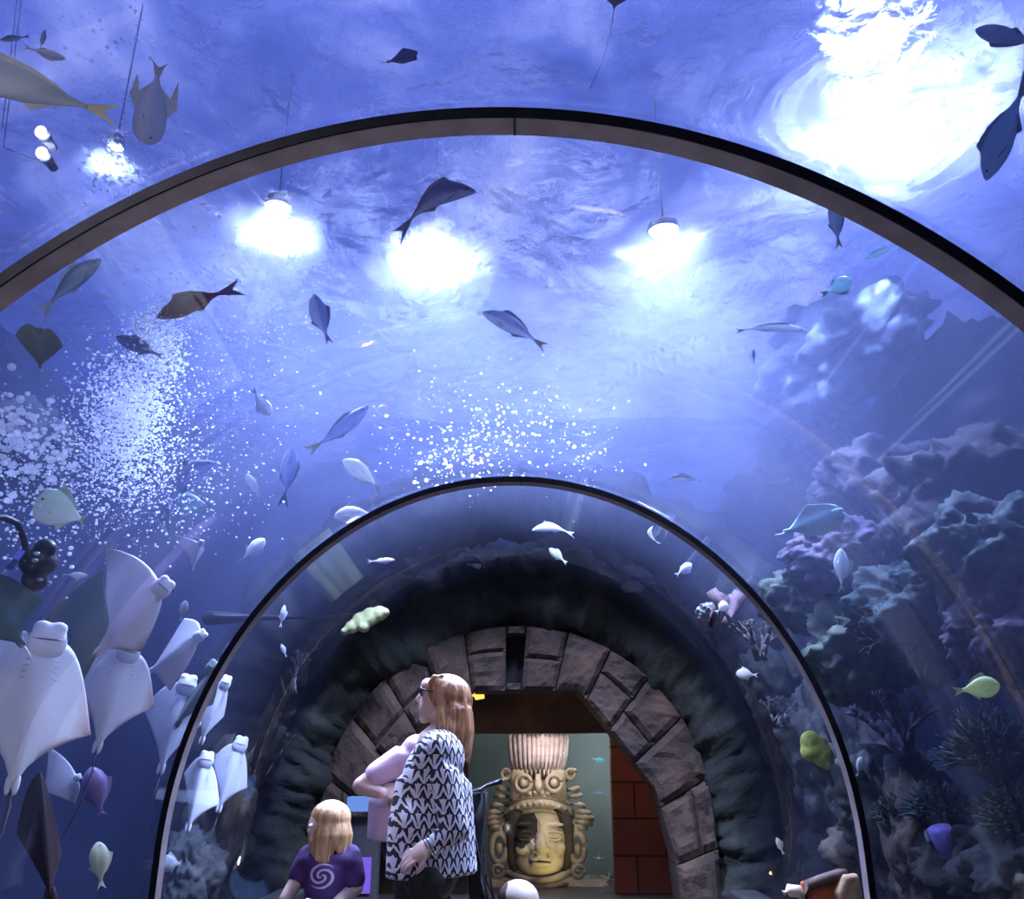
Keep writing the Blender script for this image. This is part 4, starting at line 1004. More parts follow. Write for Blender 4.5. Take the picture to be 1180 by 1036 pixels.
manta((481,66), (448,71), (464,55), (463,74), 'small dark ray silhouetted above the near rib crown', 1.2, m_slate, m_slate, gills=False, lead=.3, trail=.2, tail=.3)
manta((716,-24), (708,8), (690,-8), (733,-6), 'sandy stingray at the top edge with a long straight tail hanging down', 1.0, m_sandy, m_dors, gills=False, lead=.25, trail=.0, tail=3.3, head=.7)
manta((972,590), (908,612), (928,582), (948,618), 'flat turquoise ray gliding over the right reef', .8, m_turq, m_turq, gills=False, lead=.25, trail=.0, tail=.25, bow=.03)
# ------------------------------------------------------------------ bubbles
m_bub = N('bubble'); b_ = m_bub.bsdf((.86,.9,1), .08, None, Specular_IOR_Level=.9); tlb = m_bub.add('ShaderNodeBsdfTranslucent'); tlb.inputs[0].default_value = (.9,.93,1,1); mxb = m_bub.add('ShaderNodeMixShader'); mxb.inputs[0].default_value = .78; m_bub.l(b_.outputs[0], mxb.inputs[1]); m_bub.l(tlb.outputs[0], mxb.inputs[2]); tpb = m_bub.add('ShaderNodeBsdfTransparent'); mxc = m_bub.add('ShaderNodeMixShader'); mxc.inputs[0].default_value = .5; m_bub.l(mxb.outputs[0], mxc.inputs[1]); m_bub.l(tpb.outputs[0], mxc.inputs[2]); m_bub.l(mxc.outputs[0], m_bub.out.inputs[0]); m_bub = m_bub.m
def bubbles(name, clusters, label, seed):
    """clusters: (px, py, sx, sy, rotation deg, count, radius min px, max px, extra distance, distance spread)"""
    r_ = random.Random(seed); vs, fs = [], []
    t = bmesh.new(); bmesh.ops.create_icosphere(t, subdivisions=1, radius=1); t.verts.ensure_lookup_table()
    bvx = [v.co.copy() for v in t.verts]; bfx = [tuple(v.index for v in f.verts) for f in t.faces]; t.free()
    t = bmesh.new(); bmesh.ops.create_icosphere(t, subdivisions=2, radius=1); t.verts.ensure_lookup_table()
    bvy = [v.co.copy() for v in t.verts]; bfy = [tuple(v.index for v in f.verts) for f in t.faces]; t.free()
    for px, py, sx, sy, rot, n, r0, r1, e, es in clusters:
        c, s = cos(radians(rot)), sin(radians(rot))
        for _ in range(n):
            gx, gy = r_.gauss(0, 1)*sx, r_.gauss(0, 1)*sy
            x, y = px+gx*c-gy*s, py+gx*s+gy*c
            p = out(x, y, max(.06, e+r_.uniform(-es, es)))
            if p.z > SURF-.03 or p.z < .1: continue
            d = (p-CAM).length; r = (r0+(r1-r0)*r_.random()**3)*d/F
            big = r*F/d > 2.2; bv, bf = (bvy, bfy) if big else (bvx, bfx); k = len(vs)
            sq = r_.uniform(.7, 1)
            vs += [(p.x+q.x*r, p.y+q.y*r, p.z+q.z*r*sq) for q in bv]; fs += [tuple(i+k for i in f) for f in bf]
    o = mesh(name, vs, fs, m_bub); return tag(o, label, 'bubbles', kind='stuff')
bubbles('bubbles', [(148,478,25,36,20,3600,.8,2.1,.9,.3), (180,395,17,24,10,1700,.8,2.2,.9,.3), (145,550,60,36,0,2200,.6,1.9,.8,.4), (120,440,26,30,0,260,.6,2.2,.8,.3)], 'dense white column of fine bubbles rising at the left', 1)
bubbles('bubbles', [(20,520,24,34,0,330,1.0,4.6,.4,.25), (40,490,26,14,0,70,1.5,5,.4,.2), (30,620,28,26,0,160,.8,2.6,.5,.2), (68,540,14,14,0,40,1.5,5,.35,.1)], 'big loose bubbles at the left edge around the pale moonfish', 2)
bubbles('bubbles', [(250,420,60,60,30,900,.4,1.3,1.0,.5), (320,300,50,60,0,700,.4,1.5,1.4,.5), (215,300,50,30,0,140,.6,2.0,1.0,.4)], 'sparse fine bubbles drifting under the left lamp', 3)
bubbles('bubbles', [(540,490,56,34,0,300,.6,2.3,1.0,.5), (530,535,40,18,0,160,.7,2.6,.7,.3), (670,520,34,26,0,90,.6,2.2,1.0,.4), (590,470,60,50,0,120,.4,1.4,1.2,.5)], 'scattered bubbles above the far rib crown', 4)
bubbles('bubbles', [(135,190,22,22,25,340,.6,2.2,1.7,.5), (100,45,30,22,20,40,.7,2.6,1.7,.5), (185,50,26,36,-40,40,.6,2.2,1.7,.4), (170,180,50,40,0,60,.6,2.4,1.6,.4)], 'white bubbles standing in for surface glitter at the upper left', 5)  # bubble meshes here imitate lamp glitter on the water surface
# small tank lights glowing near the left wall
for (px, py), lab in (((47,152), 'upper of two small bright lights near the left tank wall'), ((48,176), 'lower of two small bright lights near the left tank wall')):
    p = out(px, py, 2.6); t = empty('spot_light', p, lab, 'lamp')
    bm = bmesh.new(); ball(bm, (0,0,0), (.026,.02,.03), 3); bmobj('lens', bm, ml, t)
    bm = bmesh.new(); tube(bm, [(0,.03,0), (0,.12,.0)], [.032,.022], 16); tube(bm, [(0,.1,.0), (-.3,.14,.15), (-.5,.2,SURF+.9-p.z)], .003, 6); bmobj('housing', bm, m_house, t)
# hose and regulator above the rays
m_rub = simple('black_rubber', (.012,.012,.016), .4, .2, 20, .05); m_chr = simple('chrome_bits', (.5,.52,.58), .25, .1, 20, 0, Metallic=.7)
q = lambda px, py, e=.35: out(px, py, e)
c0 = q(46, 650); t = empty('diving_regulator', c0, 'black curved hose and dark regulator with bright fittings above the teal ray', 'hose')
l_ = lambda *a: q(*a)-c0
bm = bmesh.new(); tube(bm, [l_(-20,598), l_(4,596), l_(20,603), l_(28,622), l_(30,640), l_(40,655)], .013, 10); bmobj('hose', bm, m_rub, t)
bm = bmesh.new(); ball(bm, l_(44,648), (.075,.06,.06), 3); ball(bm, l_(40,668), (.05,.05,.05), 3); ball(bm, l_(52,632), (.045,.04,.04), 3); tube(bm, [l_(52,632), l_(44,648), l_(40,668)], .04, 10); rg = bmobj('regulator_body', bm, m_rub, t); remesh(rg, .008, 3)
for px, py in ((42,638), (40,646), (46,668), (56,672)):
    bm = bmesh.new(); ball(bm, l_(px, py, .26), (.014,.01,.009), 2); bmobj('fitting', bm, m_chr, t)
bm = bmesh.new(); tube(bm, [l_(10,655), l_(26,634)], .012, 8); bmobj('blue_tube', bm, simple('blue_tube', (.2,.22,.8), .4, .1), t)
# faint horizontal pipe through the water inside the far rib
a, b = out(240, 712, 1.1), out(405, 712, 1.1)
bm = bmesh.new(); tube(bm, [a-Vector(a), b-a], .05, 12); o = bmobj('water_pipe', bm, m_rub); o.location = a; tag(o, 'dark horizontal pipe in the water seen through the far panel at left', 'pipe')
# ------------------------------------------------------------------ people
def skinmat(name, c):
    n = N(name); f = n.noise(n.coord(), 14, 4); col = n.ramp(f, [(.3, tuple(x*.85 for x in c)), (.7, c)])
    n.bsdf(col, .5, n.bump(f, .08, .004), Subsurface_Weight=.08); return n.m
m_skin = skinmat('skin', (.62,.42,.36)); m_skin2 = skinmat('skin_shade', (.55,.36,.32))
def hairmat(name, cs, scale=60):
    n = N(name); v = n.coord('Object', (1, 1, .06)); f = n.noise(v, scale, 4, .7); col = n.ramp(f, [(.3, cs[0]), (.5, cs[1]), (.7, cs[2])])
    n.bsdf(col, .42, n.bump(f, .5, .01)); return n.m
m_hair1 = hairmat('auburn_blond_hair', ((.11,.045,.02), (.38,.17,.075), (.72,.44,.25)), 70)
m_hair2 = hairmat('blond_hair', ((.20,.10,.04), (.50,.29,.13), (.78,.56,.32)), 52)
# black tunic with pale chevron rows
n = N('tunic_chevron'); v = n.coord(); xs = n.sep(v)
sx_ = n.math('ADD', n.math('MULTIPLY', xs[0], 1.0), n.math('MULTIPLY', xs[1], .55))
fz = n.noise(v, 26, 3)
row = n.math('FLOOR', n.math('MULTIPLY', xs[2], 17.0)); rh = n.math('FRACT', n.math('MULTIPLY', xs[2], 17.0))
par = n.math('MODULO', n.math('ABSOLUTE', row), 2.0)
tri = n.math('ABSOLUTE', n.math('SUBTRACT', n.math('FRACT', n.math('ADD', n.math('MULTIPLY', sx_, 23.0), n.math('MULTIPLY', par, .5))), .5))
h = n.math('ADD', rh, n.math('ADD', n.math('MULTIPLY', tri, 1.5), n.math('MULTIPLY', n.math('SUBTRACT', fz, .5), .8)))
band = n.math('ABSOLUTE', n.math('SUBTRACT', n.math('FRACT', n.math('MULTIPLY', h, 1.35)), .5))
msk = n.math('GREATER_THAN', band, .29)
spot = n.math('GREATER_THAN', n.math('ADD', n.math('MULTIPLY', tri, 2.0), n.math('MULTIPLY', rh, .5)), 1.02)
msk = n.math('MAXIMUM', msk, spot)
n.bsdf(n.mix(msk, (.012,.012,.022), (.62,.60,.68)), .85, n.bump(fz, .15, .01)); m_tunic = n.m
m_black = simple('black_trousers', (.012,.011,.014), .8, .2, 12); m_lav = simple('lavender_tee', (.52,.36,.48), .85, .1, 10); m_shoe = simple('dark_shoe', (.02,.018,.018), .6)
m_frame = simple('dark_glasses', (.015,.012,.015), .3, .1, 10, 0)
def cap(bm, a, b, ra, rb, n=12, flat=1.0):
    """tapered limb with rounded ends"""
    a, b = Vector(a), Vector(b); tube(bm, [a, a+(b-a)*.33, a+(b-a)*.66, b], [ra, ra+(rb-ra)*.28, ra+(rb-ra)*.62, rb], n, flat=flat); ball(bm, a, ra, 2); ball(bm, b, rb, 2)
def hand(bm, wrist, fwd, up_, s=1.0, curl=.35, thumb=1):
    """palm with four bent fingers and a thumb; fwd = along fingers, up_ = back of hand"""
    f = Vector(fwd).normalized(); u_ = Vector(up_); u_ = (u_-f*u_.dot(f)).normalized(); w = f.cross(u_)
    wrist = Vector(wrist); pc = wrist+f*.045*s; Rm = Matrix((f, w, u_)).transposed()
    ball(bm, pc, (.05*s, .04*s, .017*s), 3, Rm)
    for i, (off, ln) in enumerate(((-.029, .066), (-.010, .078), (.010, .073), (.028, .056))):
        b = wrist+f*.088*s+w*off*s; d1 = (f*cos(curl*.6)-u_*sin(curl*.6)); d2 = (f*cos(curl*1.6)-u_*sin(curl*1.6)); d3 = (f*cos(curl*2.3)-u_*sin(curl*2.3))
        p1 = b+d1*ln*.45*s; p2 = p1+d2*ln*.32*s; p3 = p2+d3*ln*.26*s
        tube(bm, [b-f*.02*s, b, p1, p2, p3], [.0092*s, .0095*s, .0088*s, .008*s, .0066*s], 8); ball(bm, p3, .0066*s, 1)
    tb = wrist+f*.028*s+w*thumb*.03*s; d = (f*.75+w*thumb*.6-u_*.25).normalized(); d2 = (f*.95+w*thumb*.15-u_*.25).normalized()
    tube(bm, [tb, tb+d*.035*s, tb+d*.035*s+d2*.03*s, tb+d*.035*s+d2*.05*s], [.014*s, .012*s, .010*s, .007*s], 8)
def rebase(obj, base):
    for v in obj.data.vertices: v.co -= base
def person(label, base, body, skin, vox=.0065, smooth=3):
    o = bmobj('person', body, skin); remesh(o, vox, smooth); rebase(o, Vector(base)); o.location = base
    return tag(o, label, 'person')
def garment(name, bm, mat, par, base, vox=.008, smooth=4):
    o = bmobj(name, bm, mat, par); 
    if vox: remesh(o, vox, smooth)
    rebase(o, Vector(base)); return o

# --- woman in the chevron tunic, side-on, looking up to the left
YW = 4.15
def Wp(px, py, dy=0.): 
    p = at(px, py, YW); return Vector((p.x, YW+dy, p.z))
base = Vector((Wp(500,950).x, YW, 0)); s = (Wp(501,900)-Wp(500,900)).length      # metres per pixel
bm = bmesh.new()
Ht = Matrix.Rotation(radians(12), 3, 'Y')
ball(bm, Wp(514,802), (24*s, .078, 26*s), 3, Ht)                                  # skull
ball(bm, Wp(499,808), (15*s, .062, 23*s), 3, Ht)                                  # face
ball(bm, Wp(493,792), (9*s, .058, 11*s), 3)                                       # brow
tube(bm, [Wp(489,794), Wp(484.5,801), Wp(480.5,806.5), Wp(485,810)], [.010, .011, .013, .012], 8)   # nose
ball(bm, Wp(484,809,-.012), .009, 2); ball(bm, Wp(484,809,.012), .009, 2)
ball(bm, Wp(485.5,814.5), (3.2*s, .024, 2.2*s), 2); ball(bm, Wp(485.7,820), (3.2*s, .022, 2.2*s), 2)  # lips
ball(bm, Wp(490,816), (8*s, .045, 12*s), 3); ball(bm, Wp(488.5,829), (5.5*s, .028, 5*s), 3)           # mouth block, chin
ball(bm, Wp(503,824), (13*s, .055, 9*s), 3, Matrix.Rotation(radians(-18), 3, 'Y'))                    # jaw
for sd in (-1, 1):
    ball(bm, Wp(490.5,798.5,sd*.030), (3*s, .013, 2.6*s), 2); ball(bm, Wp(514,806,sd*.077), (5*s, .012, 8*s), 2)   # eyes, ears
cap(bm, Wp(513,822), Wp(509,852), .056, .064)                                     # neck
cap(bm, Wp(507,862), Wp(499,960), .115, .12, 16); ball(bm, Wp(505,868), (.10, .19, .10), 3); ball(bm, Wp(498,985), (.15, .17, .13), 3)
zf = lambda x, dy, z: Vector((x, YW+dy, z))
hx = Wp(498,985).x
for sd in (-1, 1):
    cap(bm, zf(hx, sd*.085, .82), zf(hx-.01, sd*.085, .48), .088, .058); cap(bm, zf(hx-.01, sd*.085, .48), zf(hx+.02, sd*.085, .09), .056, .038)
    ball(bm, zf(hx-.045, sd*.085, .045), (.12, .045, .042), 3)
# near arm: shoulder, elbow back, forearm forward with the hand at the waist
sh, el, wr = Wp(510,866,-.185), Wp(529,950,-.235), Wp(505,967,-.255)
cap(bm, sh, el, .055, .042); cap(bm, el, wr, .042, .026)
hand(bm, wr, Wp(466,991,-.22)-wr, (.15,-.8,.7), 1.08, .28, -1)
sh2, el2, wr2 = Wp(506,868,.185), Wp(520,955,.22), Wp(480,950,.21)
cap(bm, sh2, el2, .053, .04); cap(bm, el2, wr2, .04, .026); hand(bm, wr2, Vector((-1,-.3,-.1)), (0,.6,.8), 1.0, .4, 1)
wom = person('woman with auburn-blond hair and dark glasses in a black and white chevron tunic, looking up', base, bm, m_skin, .006, 3)
bm = bmesh.new()                                                                  # tunic
ball(bm, Wp(506,866), (24*s, .205, 24*s), 3); ball(bm, Wp(509,855), (19*s, .13, 14*s), 3); ball(bm, Wp(508,874,-.10), (30*s, .13, 32*s), 3); ball(bm, Wp(499,900), (36*s, .19, 46*s), 3); ball(bm, Wp(497,945), (41*s, .20, 44*s), 3)
tube(bm, [Wp(505,850), Wp(500,900), Wp(497,950), Wp(497,985), Wp(497.5,1009)], [.075, .15, .168, .172, .176], 24, flat=1.14)
cap(bm, Wp(510,864,-.175), Wp(530,951,-.235), .072, .062); cap(bm, Wp(530,951,-.235), Wp(510,965.5,-.252), .060, .044)
cap(bm, Wp(506,866,.175), Wp(520,957,.22), .07, .06); cap(bm, Wp(520,957,.22), Wp(484,951,.21), .058, .042)
garment('tunic', bm, m_tunic, wom, base, .008, 12)
bm = bmesh.new()
for sd in (-1, 1):
    cap(bm, zf(hx, sd*.08, .80), zf(hx-.01, sd*.085, .48), .112, .08); cap(bm, zf(hx-.01, sd*.085, .48), zf(hx+.02, sd*.085, .10), .078, .06)
ball(bm, zf(hx, 0, .84), (.13, .16, .12), 3)
garment('trousers', bm, m_black, wom, base, .01, 3)
for sd in (-1, 1):
    bm = bmesh.new(); ball(bm, zf(hx-.045, sd*.085, .04), (.135, .052, .045), 3); box(bm, zf(hx-.045, sd*.085, .012), (.25, .085, .024), bev=.01); garment('shoe', bm, m_shoe, wom, base, .008, 2)
bm = bmesh.new()                                                                  # hair: crown, fringe, long fall at the back
ball(bm, Wp(516.5,801), (27.5*s, .098, 24.5*s), 3, Matrix.Rotation(radians(8), 3, 'Y'))
ball(bm, Wp(505,788), (12*s, .084, 10*s), 3, Matrix.Rotation(radians(-28), 3, 'Y'))
for i in range(34):
    a = i/33; dy = -.088+.176*(i*7 % 34)/33; r0 = 1-abs(dy)/.13
    x0 = 507+a*30; ln = 846+a*30+((i*5) % 7)
    tube(bm, [Wp(x0-4, 786+6*a, dy*.55), Wp(x0+1*a, 802, dy*.92), Wp(x0+3*a+1, 822, dy*1.06), Wp(x0+4*a+1, 842, dy*1.14), Wp(x0+2*a, ln-8, dy*1.1), Wp(x0+1+a*1.5, ln, dy*1.03)], [.004, .010, .015, .017, .013, .003], 7)
for i in range(8):
    dy = -.075+.15*i/7; tube(bm, [Wp(512,779,dy*.8), Wp(502,781,dy), Wp(497,788,dy*1.05), Wp(498,795,dy*1.05)], [.008,.012,.010,.004], 6)
tube(bm, [Wp(517,795), Wp(522,820), Wp(525,845), Wp(530,862), Wp(535,876)], [.085,.098,.085,.055,.012], 18, flat=.92)
garment('hair', bm, m_hair1, wom, base, .0055, 4)
gl_ = bmesh.new()
for sd in (-1, 1):
    c_ = Wp(487.5,797,sd*.034); tube(gl_, [c_+Vector((.004*cos(k/14*2*pi), .027*cos(k/14*2*pi), .019*sin(k/14*2*pi))) for k in range(15)], .0052, 6, cap=False)
    tube(gl_, [c_+Vector((.002, sd*.026, .006)), Wp(497,797,sd*.07), Wp(513,802,sd*.083)], .0055, 6)
tube(gl_, [Wp(487,797,-.009), Wp(486,796.5,0), Wp(487,797,.009)], .003, 6); garment('glasses', gl_, m_frame, wom, base, 0)
bm = bmesh.new(); c_ = Wp(503.5,968.5,-.255); d_ = (wr-el).normalized(); a_, b_ = frame_from(d_)
for k in (0, .012): tube(bm, [c_+d_*k+(a_*cos(j/16*2*pi)+b_*sin(j/16*2*pi))*.034 for j in range(17)], .0045, 6, cap=False)
garment('bracelets', bm, m_chr, wom, base, 0)

# --- second adult with crossed arms in a lavender tee, mostly behind her
YQ = 4.72
def Qp(px, py, dy=0.):
    p = at(px, py, YQ); return Vector((p.x, YQ+dy, p.z))
base2 = Vector((Qp(480,950).x, YQ, 0)); s2 = (Qp(501,900)-Qp(500,900)).length
zq = lambda x, dy, z: Vector((x, YQ+dy, z)); bx = Qp(478,960).x
bm = bmesh.new()
ball(bm, Qp(519,812), (21*s2, .075, 25*s2), 3); ball(bm, Qp(508,818), (14*s2, .06, 20*s2), 3); ball(bm, Qp(505,834), (7*s2, .03, 6*s2), 2)
tube(bm, [Qp(500,808), Qp(495,817), Qp(499,820)], [.01,.014,.011], 8); ball(bm, Qp(500,826), (.014,.022,.008), 2)
for sd in (-1, 1): ball(bm, Qp(501,809,sd*.03), (.012,.012,.01), 2); ball(bm, Qp(520,815,sd*.074), (.02,.011,.03), 2)
cap(bm, Qp(515,832), Qp(505,858), .055, .06); cap(bm, Qp(497,875), Qp(474,965), .12, .115, 16); ball(bm, zq(bx+.02, 0, .88), (.14,.17,.13), 3)
for sd in (-1, 1):
    cap(bm, zq(bx+.02, sd*.085, .84), zq(bx+.01, sd*.085, .48), .088, .06); cap(bm, zq(bx+.01, sd*.085, .48), zq(bx+.05, sd*.085, .09), .056, .038); ball(bm, zq(bx-.01, sd*.085, .045), (.12,.045,.042), 3)
shq, elq, wrq = Qp(482,864,-.17), Qp(424,905,-.20), Qp(447,912,-.23)
cap(bm, shq, elq, .052, .043); cap(bm, elq, wrq, .042, .030); hand(bm, wrq, Qp(470,906,-.2)-wrq, (0,-.9,.4), 1.0, .35, 1)
sh3, el3, wr3 = Qp(482,864,.17), Qp(432,915,.16), Qp(450,921,-.10)
cap(bm, sh3, el3, .052, .042); cap(bm, el3, wr3, .04, .03); hand(bm, wr3, Vector((.5,-.7,.35)), (-.6,-.6,.4), 1.0, .6, 1)
p2 = person('person in a lavender short-sleeved tee with arms crossed, half hidden behind the woman', base2, bm, m_skin2, .0075, 3)
bm = bmesh.new(); ball(bm, Qp(488,868), (28*s2, .2, 22*s2), 3); tube(bm, [Qp(492,856), Qp(480,890), Qp(464,930), Qp(463,968)], [.09,.15,.158,.155], 22, flat=1.12)
cap(bm, Qp(484,864,-.165), Qp(441,893,-.19), .074, .064); cap(bm, Qp(484,864,.165), Qp(446,900,.16), .074, .064); garment('tee', bm, m_lav, p2, base2, .009, 10)
bm = bmesh.new()
for sd in (-1, 1): cap(bm, zq(bx+.02, sd*.08, .86), zq(bx+.01, sd*.085, .48), .112, .08); cap(bm, zq(bx+.01, sd*.085, .48), zq(bx+.05, sd*.085, .1), .078, .06)
ball(bm, zq(bx+.0, 0, .88), (.165,.18,.13), 3); garment('trousers', bm, m_black, p2, base2, .011, 3)
bm = bmesh.new(); ball(bm, Qp(523,808), (23*s2, .086, 24*s2), 3); garment('hair', bm, simple('brown_hair', (.12,.07,.04), .5, .3, 30), p2, base2, .012, 2)
for sd in (-1, 1):
    bm = bmesh.new(); ball(bm, zq(bx-.01, sd*.085, .042), (.135,.052,.045), 3); garment('shoe', bm, m_shoe, p2, base2, .01, 2)

# --- girl in the purple tee with hair over her bowed face
YG = 4.0
def Gp(px, py, dy=0.):
    p = at(px, py, YG); return Vector((p.x, YG+dy, p.z))
base3 = Vector((Gp(379,1000).x, YG, 0)); s3 = (Gp(501,900)-Gp(500,900)).length; gx = Gp(379,1000).x
zg = lambda x, dy, z: Vector((x, YG+dy, z))
bm = bmesh.new()
ball(bm, Gp(379,945), (20*s3, .082, 21*s3), 3); ball(bm, Gp(371,953,-.035), (14*s3, .055, 18*s3), 3); ball(bm, Gp(365,966,-.06), (6*s3, .03, 5*s3), 2)
tube(bm, [Gp(364,950,-.075), Gp(361,956,-.095), Gp(364,959,-.08)], [.008,.010,.008], 8); ball(bm, Gp(364,963,-.078), (.012,.018,.006), 2)
for dx in (-4, 7): ball(bm, Gp(367+dx,950,-.082-.01*(dx < 0)), (.011,.010,.008), 2)
cap(bm, Gp(380,962), Gp(379,984), .042, .045); cap(bm, Gp(379,995), Gp(378,1055), .085, .085, 16); ball(bm, Gp(379,992), (.125,.085,.06), 3); ball(bm, zg(gx, 0, .52), (.11,.10,.10), 3)
for sd in (-1, 1):
    cap(bm, zg(gx+sd*.06, 0, .5), zg(gx+sd*.06, 0, .28), .065, .046); cap(bm, zg(gx+sd*.06, 0, .28), zg(gx+sd*.06, .01, .06), .044, .03); ball(bm, zg(gx+sd*.06, -.03, .035), (.036,.085,.034), 3)
cap(bm, Gp(356,988), Gp(346,1010,-.02), .04, .036); cap(bm, Gp(346,1010,-.02), Gp(334,1034,-.08), .034, .026); hand(bm, Gp(334,1034,-.08), Vector((-.3,-.5,-.8)), (-.7,-.3,.3), .8, .4, -1)
cap(bm, Gp(403,988), Gp(410,1022,-.02), .04, .036); cap(bm, Gp(410,1022,-.02), Gp(393,1040,-.14), .034, .026); hand(bm, Gp(393,1040,-.14), Vector((-.8,-.4,0)), (0,.2,1), .8, .5, 1)
girl = person('girl with long blond hair over her bowed face in a purple tee at bottom', base3, bm, m_skin, .006, 3)
nn = N('purple_tee'); v = nn.coord(); f = nn.noise(v, 12, 4); xs = nn.sep(v); zc_ = Gp(378,1006).z
# pale swirl print on the chest
px_ = nn.math('MULTIPLY', nn.math('ADD', xs[0], .004), 1.0); pz_ = nn.math('SUBTRACT', xs[2], zc_)
rr = nn.math('SQRT', nn.math('ADD', nn.math('POWER', nn.math('MULTIPLY', px_, 1.0), 2.0), nn.math('POWER', nn.math('MULTIPLY', pz_, 1.35), 2.0)))
an_ = nn.math('ARCTAN2', pz_, px_)
ring_ = nn.math('LESS_THAN', nn.math('ABSOLUTE', nn.math('SUBTRACT', nn.math('FRACT', nn.math('ADD', nn.math('MULTIPLY', rr, 34.0), nn.math('MULTIPLY', an_, .318))), .5)), .2)
lim = nn.math('LESS_THAN', rr, .062); fr_ = nn.math('LESS_THAN', xs[1], -.02)
mk = nn.math('MULTIPLY', nn.math('MULTIPLY', ring_, lim), fr_)
col = nn.ramp(f, [(.3, (.035,.012,.075)), (.7, (.07,.025,.14))]); nn.bsdf(nn.mix(mk, col, (.5,.42,.56)), .85, nn.bump(f, .2, .01))
bm = bmesh.new(); ball(bm, Gp(379,993), (.142,.10,.065), 3); tube(bm, [Gp(379,984), Gp(379,998), Gp(379,1030), Gp(379,1075)], [.09,.118,.122,.13], 22, flat=.82)
cap(bm, Gp(357,988), Gp(348,1007,-.018), .055, .052); cap(bm, Gp(402,988), Gp(408,1012,-.018), .055, .052); garment('tee', bm, nn.m, girl, base3, .008, 4)
bm = bmesh.new()
for sd in (-1, 1): cap(bm, zg(gx+sd*.058, 0, .55), zg(gx+sd*.06, 0, .3), .08, .062); cap(bm, zg(gx+sd*.06, 0, .3), zg(gx+sd*.06, .01, .08), .06, .046)
garment('leggings', bm, m_black, girl, base3, .01, 2)
bm = bmesh.new()
ball(bm, Gp(381,943), (23*s3, .098, 20*s3), 3)
rg_ = random.Random(5)
for i in range(44):
    a = i/43*2*pi; cx_, cy_ = cos(a), sin(a)
    if cx_ < -.75 and abs(cy_) < .4 and i % 2: continue
    dx, dy = 21*cx_, .09*cy_; ln = 978+14*rg_.random() + (12 if cx_ < .2 else 4)
    tube(bm, [Gp(381+dx*.4, 926, dy*.4), Gp(381+dx*.86, 938, dy*.86), Gp(381+dx*1.03, 962, dy*1.08), Gp(380+dx*.98, ln-10, dy*1.05), Gp(380+dx*.9+rg_.uniform(-2,2), ln, dy)], [.003,.010,.015,.011,.002], 6)
garment('hair', bm, m_hair2, girl, base3, .0055, 3)
for sd in (-1, 1):
    bm = bmesh.new(); ball(bm, zg(gx+sd*.06, -.03, .034), (.043,.098,.036), 3); garment('shoe', bm, m_shoe, girl, base3, .008, 2)
bm = bmesh.new(); box(bm, (0,0,0), (.17,.12,.012), Matrix.Rotation(radians(14), 3, 'Y'), bev=.003); o = bmobj('booklet', bm, simple('white_paper', (.7,.7,.76), .7, .08), None, smooth=False); o.location = Gp(385,1037,-.2); tag(o, 'white booklet held at the bottom by the girl in purple', 'booklet')

# --- black stroller right of the woman, with a small child in a cream hat
YS = 4.75
def Sp(px, py, dy=0.):
    p = at(px, py, YS); return Vector((p.x, YS+dy, p.z))
b0 = Vector((Sp(585,1030).x, YS, 0)); t = empty('stroller', b0, 'black stroller with a bent handle behind the woman', 'stroller')
L_ = lambda *a: Sp(*a)-b0
m_strol = simple('stroller_fabric', (.012,.012,.015), .8, .2, 14)
bm = bmesh.new()
for dy in (-.2, .2): tube(bm, [L_(540,911,dy), L_(556,909,dy), L_(563,905,dy), L_(577,900,dy)], .012, 8)
tube(bm, [L_(577,900,-.2), L_(577,900,.2)], .014, 8); bmobj('handle', bm, m_frame, t)
bm = bmesh.new(); pts = [L_(541,912), L_(561,910), L_(560,940), L_(556,975), L_(553,1010), L_(570,1050), L_(545,1050), L_(540,980)]
vsA = [p+Vector((0,-.19,0)) for p in pts]+[p+Vector((0,.19,0)) for p in pts]; k = len(pts)
bv = [bm.verts.new(p) for p in vsA]; bm.faces.new(bv[:k]); bm.faces.new(bv[k:][::-1])
for i in range(k): bm.faces.new((bv[i], bv[(i+1) % k], bv[k+(i+1) % k], bv[k+i]))
bmesh.ops.bevel(bm, geom=bm.edges[:], offset=.012, segments=2, affect='EDGES'); bmobj('back_panel', bm, m_strol, t)
bm = bmesh.new(); box(bm, Vector((.08,0,.36)), (.5,.4,.09), bev=.03); box(bm, Vector((.35,0,.2)), (.12,.36,.05), bev=.02); bmobj('seat', bm, m_strol, t)
bm = bmesh.new()
for dy in (-.2, .2): tube(bm, [L_(541,915,dy), Vector((-.05,dy,.5)), Vector((.34,dy,.1))], .012, 8); tube(bm, [Vector((.28,dy,.4)), Vector((-.22,dy,.1))], .012, 8)
bmobj('chassis', bm, m_frame, t)
for xw in (-.22, .34):
    for dy in (-.22, .22):
        bm = bmesh.new(); tube(bm, [(xw+.075*cos(j/16*2*pi), dy, .09+.075*sin(j/16*2*pi)) for j in range(17)], .015, 8, cap=False); tube(bm, [(xw,dy-.02,.09), (xw,dy+.02,.09)], .05, 12); bmobj('wheel', bm, m_rub, t)
bm = bmesh.new(); hc = Sp(597,1042); bl_ = Vector((hc.x, YS, 0))
ball(bm, hc, (.085,.08,.095), 3); ball(bm, hc+Vector((-.0,-.05,-.02)), (.055,.045,.06), 3); ball(bm, hc+Vector((0,-.098,-.015)), (.011,.014,.011), 2); ball(bm, hc+Vector((0,-.088,-.048)), (.02,.012,.007), 2)
for sd in (-1, 1): ball(bm, hc+Vector((sd*.028,-.085,.012)), (.011,.008,.009), 2); ball(bm, hc+Vector((sd*.083,0,-.005)), (.01,.018,.022), 2)
cap(bm, hc+Vector((0,0,-.08)), hc+Vector((0,0,-.14)), .036, .04); zt = hc.z-.2
